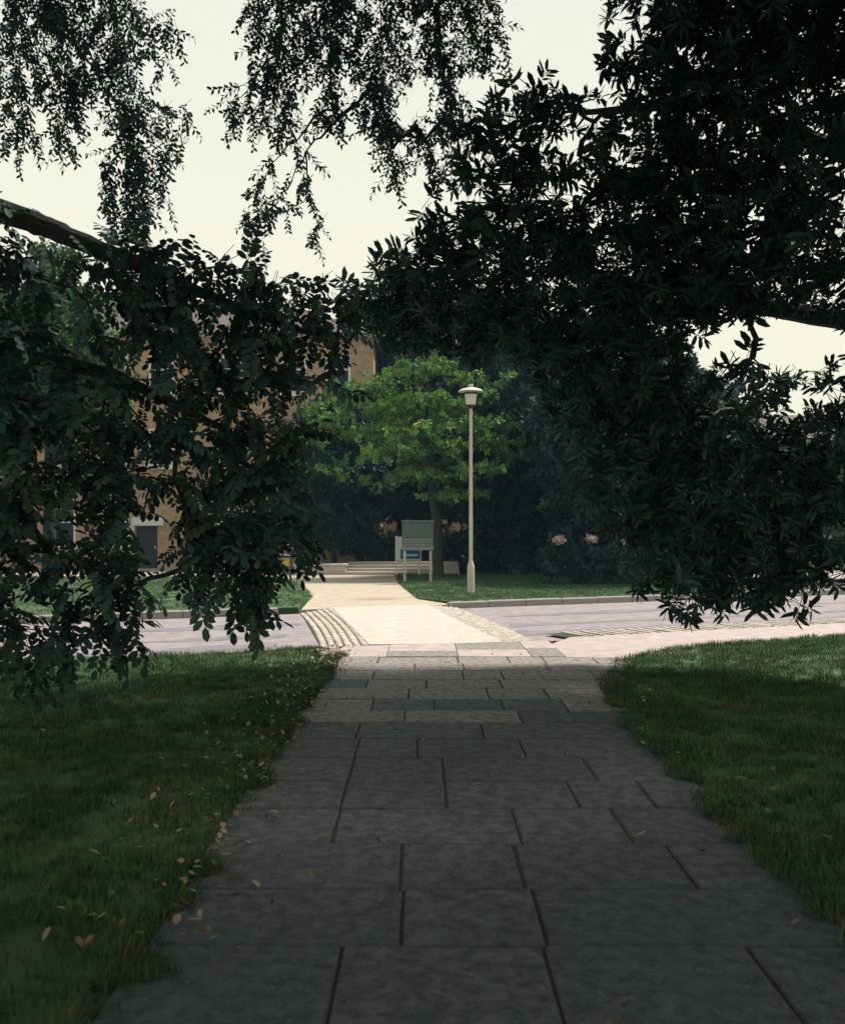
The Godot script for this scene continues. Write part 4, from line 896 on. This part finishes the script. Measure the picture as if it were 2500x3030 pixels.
	grow(t, [[-4.3, 7.05, -12.31, 0.26, 0.26, 0.24, 1], [-4.24, 6.67, -12.32, 0.2, 0.29, 0.26, 1], [-4.3, 6.29, -12.33, 0.13, 0.2, 0.18, 0.9], [-3.98, 7.18, -12.41, 0.29, 0.16, 0.26, 0.9], [-3.63, 7.21, -12.41, 0.23, 0.18, 0.21, 0.9], [-3.33, 7.27, -12.41, 0.21, 0.11, 0.18, 0.45], [-3.07, 7.21, -12.41, 0.15, 0.13, 0.13, 0.3], [-3.83, 6.89, -12.42, 0.21, 0.13, 0.18, 0.6], [-3.77, 6.71, -12.42, 0.09, 0.15, 0.13, 0.3], [-3.48, 6.76, -12.32, 0.23, 0.23, 0.21, 1], [-3.39, 6.47, -12.32, 0.22, 0.26, 0.24, 1], [-3.51, 6.12, -12.33, 0.21, 0.26, 0.24, 1], [-3.36, 6, -12.33, 0.23, 0.23, 0.21, 0.9], [-3.42, 5.62, -12.24, 0.24, 0.23, 0.22, 1], [-3.68, 5.56, -12.24, 0.16, 0.23, 0.21, 0.7], [-3.34, 5.33, -12.24, 0.23, 0.23, 0.21, 0.85], [-3.63, 5.24, -12.24, 0.2, 0.14, 0.18, 0.5], [-3.77, 5.91, -12.23, 0.12, 0.17, 0.16, 0.6], [-3.07, 6.52, -12.32, 0.15, 0.26, 0.24, 0.5], [-2.87, 6.5, -12.32, 0.15, 0.2, 0.18, 0.45], [-3.07, 6.18, -12.33, 0.15, 0.17, 0.16, 0.5], [-2.87, 6.18, -12.33, 0.13, 0.23, 0.21, 0.25], [-3.11, 5.73, -12.24, 0.13, 0.23, 0.21, 0.35], [-3.05, 5.45, -12.24, 0.07, 0.14, 0.13, 0.3], [-1.91, 7.25, -12.51, 0.27, 0.17, 0.24, 0.6], [-1.82, 7.05, -12.51, 0.24, 0.18, 0.21, 0.9], [-1.76, 6.78, -12.52, 0.18, 0.21, 0.19, 0.9], [-2.15, 6.9, -12.52, 0.27, 0.12, 0.24, 0.5], [-2.35, 6.75, -12.52, 0.15, 0.13, 0.13, 0.5], [-2.09, 6.6, -12.52, 0.21, 0.15, 0.19, 0.8], [-1.64, 6.52, -12.52, 0.17, 0.18, 0.16, 0.6], [-1.53, 6.31, -12.53, 0.08, 0.14, 0.13, 0.6], [-1.82, 6.49, -12.52, 0.15, 0.12, 0.13, 0.5], [-1.84, 5.98, -12.43, 0.08, 0.14, 0.13, 0.6], [-1.9, 5.8, -12.43, 0.12, 0.12, 0.11, 0.7], [-2.01, 5.6, -12.44, 0.13, 0.12, 0.12, 0.6], [-2.07, 5.33, -12.44, 0.11, 0.14, 0.13, 0.9], [-1.9, 5.39, -12.44, 0.13, 0.13, 0.12, 0.9], [-1.74, 5.54, -12.44, 0.11, 0.11, 0.1, 0.8], [-1.64, 5.39, -12.44, 0.11, 0.09, 0.1, 0.5], [-1.9, 5.1, -12.45, 0.05, 0.11, 0.1, 0.3], [-1.41, 6.14, -12.43, 0.08, 0.09, 0.08, 0.7], [-1.57, 5.8, -12.43, 0.06, 0.07, 0.06, 0.4], [-1.38, 5.77, -12.43, 0.11, 0.13, 0.12, 0.7], [-1.4, 5.6, -12.44, 0.08, 0.11, 0.1, 0.7], [-1.25, 5.27, -12.44, 0.11, 0.09, 0.1, 0.6], [-1.34, 5.13, -12.45, 0.09, 0.07, 0.08, 0.6], [-1.25, 5.04, -12.45, 0.04, 0.07, 0.06, 0.3], [-1.47, 7.25, -12.51, 0.14, 0.24, 0.21, 0.6], [-1.11, 7.25, -12.51, 0.17, 0.18, 0.16, 0.9], [-1.14, 6.96, -12.52, 0.18, 0.21, 0.19, 0.8], [-1.23, 6.66, -12.52, 0.11, 0.17, 0.15, 0.7], [-1.02, 6.69, -12.52, 0.11, 0.18, 0.16, 0.8], [-1.11, 6.49, -12.52, 0.11, 0.09, 0.1, 0.6], [-0.82, 7.3, -12.61, 0.17, 0.14, 0.15, 0.5], [-0.49, 7.27, -12.61, 0.25, 0.23, 0.23, 1.1], [-0.47, 7, -12.62, 0.19, 0.18, 0.17, 1], [-0.7, 6.94, -12.62, 0.18, 0.13, 0.16, 0.7], [-0.79, 6.82, -12.62, 0.09, 0.08, 0.08, 0.7], [-0.52, 6.73, -12.62, 0.21, 0.18, 0.19, 0.9], [-0.41, 6.52, -12.62, 0.17, 0.2, 0.18, 1.1], [-0.36, 6.26, -12.63, 0.15, 0.2, 0.18, 1.1], [-0.35, 6.02, -12.63, 0.13, 0.14, 0.13, 0.9], [-0.61, 6.52, -12.62, 0.1, 0.13, 0.12, 0.4], [-0.17, 7.3, -12.61, 0.12, 0.13, 0.12, 0.4], [0.19, 7.34, -12.71, 0.25, 0.17, 0.23, 0.8], [0.25, 7.1, -12.71, 0.2, 0.19, 0.18, 0.8], [0.4, 6.89, -12.72, 0.2, 0.16, 0.18, 0.9], [0.34, 6.71, -12.72, 0.12, 0.12, 0.11, 0.7], [0.58, 7.34, -12.71, 0.15, 0.1, 0.14, 0.4], [0.85, 7.42, -12.71, 0.23, 0.07, 0.21, 0.35], [-0.08, 6.59, -12.72, 0.16, 0.14, 0.14, 0.7], [0.01, 6.38, -12.73, 0.14, 0.17, 0.15, 0.7], [0.22, 6.5, -12.72, 0.13, 0.18, 0.16, 0.6], [0.1, 6.14, -12.73, 0.14, 0.14, 0.13, 0.7], [0.22, 5.96, -12.73, 0.11, 0.11, 0.1, 0.7], [0.37, 6.26, -12.73, 0.13, 0.16, 0.14, 0.5], [-4.83, 7.53, -12.41, 0.41, 0.25, 0.37, 0.85], [-4.73, 7.94, -12.5, 0.41, 0.25, 0.37, 0.85], [-4.81, 8.34, -12.59, 0.42, 0.25, 0.38, 0.85], [-4.89, 8.76, -12.69, 0.42, 0.25, 0.38, 0.85], [-4.32, 7.53, -12.41, 0.35, 0.25, 0.32, 0.85], [-4.4, 7.94, -12.5, 0.35, 0.25, 0.32, 0.85], [-4.29, 8.34, -12.59, 0.36, 0.25, 0.32, 0.85], [-4.37, 8.76, -12.69, 0.36, 0.25, 0.32, 0.85], [-3.69, 7.53, -12.41, 0.35, 0.25, 0.32, 0.85], [-3.76, 7.94, -12.5, 0.35, 0.25, 0.32, 0.85], [-3.83, 8.34, -12.59, 0.36, 0.25, 0.32, 0.85], [-3.73, 8.76, -12.69, 0.36, 0.25, 0.32, 0.85], [-1.77, 7.53, -12.41, 0.35, 0.25, 0.32, 0.85], [-1.83, 7.94, -12.5, 0.35, 0.25, 0.32, 0.85], [-1.88, 8.34, -12.59, 0.36, 0.25, 0.32, 0.85], [-1.94, 8.76, -12.69, 0.36, 0.25, 0.32, 0.85], [-1.26, 7.53, -12.41, 0.29, 0.25, 0.26, 0.85], [-1.31, 7.94, -12.5, 0.3, 0.25, 0.27, 0.85], [-1.37, 8.34, -12.59, 0.3, 0.25, 0.27, 0.85], [-1.42, 8.76, -12.69, 0.3, 0.25, 0.27, 0.85], [-1.1, 7.53, -12.41, 0.26, 0.25, 0.24, 0.85], [-0.98, 7.94, -12.5, 0.27, 0.25, 0.24, 0.85], [-1.03, 8.34, -12.59, 0.27, 0.25, 0.24, 0.85], [-1.08, 8.76, -12.69, 0.27, 0.25, 0.24, 0.85], [-0.48, 7.53, -12.41, 0.35, 0.25, 0.32, 0.85], [-0.52, 7.94, -12.5, 0.35, 0.25, 0.32, 0.85], [-0.39, 8.34, -12.59, 0.36, 0.25, 0.32, 0.85], [-0.43, 8.76, -12.69, 0.36, 0.25, 0.32, 0.85], [0.21, 7.53, -12.41, 0.35, 0.25, 0.32, 0.85], [0.17, 7.94, -12.5, 0.35, 0.25, 0.32, 0.85], [0.13, 8.34, -12.59, 0.36, 0.25, 0.32, 0.85], [0.27, 8.76, -12.69, 0.36, 0.25, 0.32, 0.85], [0.72, 7.53, -12.41, 0.29, 0.25, 0.26, 0.85], [0.69, 7.94, -12.5, 0.3, 0.25, 0.27, 0.85], [0.65, 8.34, -12.59, 0.3, 0.25, 0.27, 0.85], [0.61, 8.76, -12.69, 0.3, 0.25, 0.27, 0.85], [-4.78, 7, -12.22, 0.35, 0.35, 0.31, 1], [-4.84, 6.37, -12.23, 0.29, 0.35, 0.31, 0.8], [-3.16, 7.62, -12.41, 0.23, 0.23, 0.21, 0.6]], M.fine, M.birch, M.bark, 135.0, 1.3, Vector2(0.8, 1.25), [Vector3(-5.0, 9.0, -12.7), Vector3(-2.5, 9.8, -12.6), Vector3(0.6, 9.7, -12.6), Vector3(-5.2, 10.0, -11.2), Vector3(-3.0, 10.4, -9.6), Vector3(-0.5, 10.0, -8.4)], 16, true)
	grow(t, [[-0.96, 11.65, -10.88, 1.35, 0.8, 1.35, 1], [2.4, 11.93, -10.86, 1.35, 0.8, 1.35, 1], [-7.2, 11.98, -8.5, 1.35, 0.8, 1.35, 1], [-0.69, 10.15, -12.25, 1.35, 0.8, 1.35, 1], [-2.57, 11.1, -6.62, 1.35, 0.8, 1.35, 1], [-1.47, 10.38, -4.61, 1.35, 0.8, 1.35, 1], [-4.57, 11.58, -12.38, 1.35, 0.8, 1.35, 1], [-5.82, 10.21, -11.36, 1.35, 0.8, 1.35, 1], [-1.02, 9.9, -5.59, 1.35, 0.8, 1.35, 1], [1.65, 10.37, -6.3, 1.35, 0.8, 1.35, 1], [2.82, 10.54, -12, 1.35, 0.8, 1.35, 1], [2.6, 11.39, -9.14, 1.35, 0.8, 1.35, 1], [-5.35, 11.42, -12.59, 1.35, 0.8, 1.35, 1], [2.65, 10.56, -12.19, 1.35, 0.8, 1.35, 1], [-3.71, 10.22, -5.93, 1.35, 0.8, 1.35, 1], [-6.82, 11.23, -7.09, 1.35, 0.8, 1.35, 1], [-7.46, 10.64, -10.33, 1.35, 0.8, 1.35, 1], [-4.25, 10.96, -11.54, 1.35, 0.8, 1.35, 1], [-4.18, 11.45, -8.64, 1.35, 0.8, 1.35, 1], [-6.9, 9.95, -12.89, 1.35, 0.8, 1.35, 1], [0.37, 9.94, -11.77, 1.35, 0.8, 1.35, 1], [0.77, 11.17, -7.65, 1.35, 0.8, 1.35, 1], [-7.4, 10.3, -4.9, 1.35, 0.8, 1.35, 1], [2.53, 11.56, -6.19, 1.35, 0.8, 1.35, 1], [2.26, 10.66, -12.6, 1.35, 0.8, 1.35, 1], [-3.77, 11.61, -9.01, 1.35, 0.8, 1.35, 1]], M.clump, M.birch, M.bark, 24.0, 0.5, Vector2(1.0, 1.7), [Vector3(-5.0, 9.0, -12.7), Vector3(-2.5, 9.8, -12.6), Vector3(-3.0, 10.4, -9.6), Vector3(-6.6, 12.0, -12.6)])
	# the trees overhead and behind that keep the foreground dark
	t = thing("lime_tree", "broad lime tree whose canopy shades the path from behind", "tree")
	trunk_part(t, "trunk", [Vector3(3.6, -0.1, 3.8), Vector3(3.5, 3.0, 3.7), Vector3(3.0, 7.5, 3.2), Vector3(2.6, 11.0, 2.8)], [0.42, 0.33, 0.22, 0.06], M.bark)
	trunk_part(t, "limb", [Vector3(3.4, 4.0, 3.6), Vector3(0.5, 6.5, 1.5), Vector3(-3.0, 8.0, 0.0)], [0.2, 0.12, 0.04], M.bark)
	grow(t, [[-6.66, 9.39, 5.23, 1.6, 1, 1.6, 1], [6.11, 10.06, -5.45, 1.6, 1, 1.6, 1], [-6.95, 8.55, -0.89, 1.6, 1, 1.6, 1], [7.11, 9.96, -0.9, 1.6, 1, 1.6, 1], [0.77, 7.23, -1.31, 1.6, 1, 1.6, 1], [-5.48, 6.47, -4.83, 1.6, 1, 1.6, 1], [3.22, 6.53, 8.95, 1.6, 1, 1.6, 1], [-7.67, 8.2, 8.8, 1.6, 1, 1.6, 1], [-1.6, 8.47, -2.44, 1.6, 1, 1.6, 1], [5.55, 7.7, 0.83, 1.6, 1, 1.6, 1], [-7.55, 5.95, 7.74, 1.6, 1, 1.6, 1], [-0.11, 6.39, 6.58, 1.6, 1, 1.6, 1], [3.94, 8.64, 8.25, 1.6, 1, 1.6, 1], [4.9, 7.76, -4.4, 1.6, 1, 1.6, 1], [-5.96, 7.13, 6.67, 1.6, 1, 1.6, 1], [-0.8, 9.64, 8.99, 1.6, 1, 1.6, 1], [8.09, 8, 0.8, 1.6, 1, 1.6, 1], [3.9, 7.11, 1.19, 1.6, 1, 1.6, 1], [-1.64, 7.5, -3.8, 1.6, 1, 1.6, 1], [8.3, 8.62, 8.4, 1.6, 1, 1.6, 1], [-0.01, 6.2, -0.92, 1.6, 1, 1.6, 1], [-3.87, 9.7, 5.73, 1.6, 1, 1.6, 1], [-2.36, 9.29, 5.79, 1.6, 1, 1.6, 1], [3.31, 9.22, 3.96, 1.6, 1, 1.6, 1], [-2.32, 7.06, 4.57, 1.6, 1, 1.6, 1], [-0.24, 8.91, 5.55, 1.6, 1, 1.6, 1], [-3.5, 8.72, 8.18, 1.6, 1, 1.6, 1], [1.37, 8.26, -5.83, 1.6, 1, 1.6, 1], [-4.24, 7.88, 4.07, 1.6, 1, 1.6, 1], [5.38, 9.39, 3.71, 1.6, 1, 1.6, 1], [-2.59, 9.12, 3.66, 1.6, 1, 1.6, 1], [5.58, 9.59, -0.75, 1.6, 1, 1.6, 1], [6.29, 10.19, 4.33, 1.6, 1, 1.6, 1], [7.76, 8.18, 1.77, 1.6, 1, 1.6, 1], [-5.68, 10.02, 6.55, 1.6, 1, 1.6, 1], [-0.39, 9.04, 4.37, 1.6, 1, 1.6, 1], [3.92, 9.31, -3.42, 1.6, 1, 1.6, 1], [1.37, 7.69, 3.98, 1.6, 1, 1.6, 1], [2.1, 8.67, 5.62, 1.6, 1, 1.6, 1], [3.75, 6.52, -5.59, 1.6, 1, 1.6, 1], [-1, 6.79, 3.75, 1.6, 1, 1.6, 1], [3.16, 5.99, 3.46, 1.6, 1, 1.6, 1], [-0.48, 6.04, -2.61, 1.6, 1, 1.6, 1], [-6.23, 6.62, -1.24, 1.6, 1, 1.6, 1], [-5.21, 7.89, -5.47, 1.6, 1, 1.6, 1], [-2.03, 8.46, 3.18, 1.6, 1, 1.6, 1], [-4.46, 5.8, 7.55, 1.6, 1, 1.6, 1], [-1.61, 7.65, -1.82, 1.6, 1, 1.6, 1], [-6.54, 7.48, 6.47, 1.6, 1, 1.6, 1], [-7.89, 6.23, 3.2, 1.6, 1, 1.6, 1], [0.77, 8.41, -0.91, 1.6, 1, 1.6, 1], [7.79, 7.69, 6.28, 1.6, 1, 1.6, 1], [5.32, 7.46, 3.63, 1.6, 1, 1.6, 1], [-6.08, 8.34, 2.94, 1.6, 1, 1.6, 1], [7.77, 8.54, 8.52, 1.6, 1, 1.6, 1], [-2.53, 5.8, 7.4, 1.6, 1, 1.6, 1]], M.clump, M.dark_leaf, M.bark, 42.0, 0.4, Vector2(1.0, 1.7), [Vector3(3.3, 5.0, 3.5), Vector3(3.0, 7.5, 3.2)])

func build_litter() -> void:
	var st := st_new()
	leaf_into(st, Transform3D(), 0.046, 0.028, 0.5, 0.35)
	var mesh := done(st)
	var tones := [Color(0.30, 0.23, 0.145), Color(0.22, 0.15, 0.09), Color(0.13, 0.12, 0.05), Color(0.31, 0.26, 0.19), Color(0.10, 0.07, 0.05)]
	var xf := []
	for k in 850:
		var p: Vector3
		if k < 600:  # drifted along the lawn's edge
			p = Vector3(-0.98 - absf(rng.randfn()) * 0.34 + rng.randf() * 0.25, 0, -13.3 + 9.5 * pow(rng.randf(), 1.3))
		elif k < 690:
			p = Vector3(rng.randf_range(-1.0, 1.7), 0, rng.randf_range(-13.0, -2.0))
		elif k < 740:
			p = Vector3(1.65 + absf(rng.randfn()) * 0.5, 0, rng.randf_range(-11.5, -3.0))
		elif k < 800:
			p = Vector3(rng.randf_range(-6.5, -1.2), 0, rng.randf_range(-11.8, -3.0))
		else:
			p = Vector3(rng.randf_range(2.4, 7.0), 0, rng.randf_range(-12.0, -3.0))
		p.y = (0.056 if p.x > -0.85 and p.x < 1.5 else 0.10) + rng.randf() * 0.02
		xf.append(Transform3D(Basis(Vector3.UP, rng.randf() * TAU) * Basis(Vector3(1, 0, 0), rng.randf_range(-0.3, 0.2)) * Basis.from_scale(Vector3(rng.randf_range(0.5, 1.3), rng.randf_range(0.4, 2.0), rng.randf_range(0.6, 1.3))), p))
	var mm := MultiMesh.new()
	mm.transform_format = MultiMesh.TRANSFORM_3D
	mm.use_colors = true
	mm.mesh = mesh
	mm.instance_count = xf.size()
	for i in xf.size():
		mm.set_instance_transform(i, xf[i])
		mm.set_instance_color(i, tones[rng.randi() % 5])
	var f := MultiMeshInstance3D.new()
	f.name = "fallen_leaves"
	f.multimesh = mm
	f.material_override = leaf_material(1, 1, 1, 0.2, 0.8)
	f.set_meta("kind", "stuff")
	f.set_meta("label", "dry tan leaves fallen along the lawn edge and on the flagstones")
	f.set_meta("category", "leaves")
	add_child(f, true)
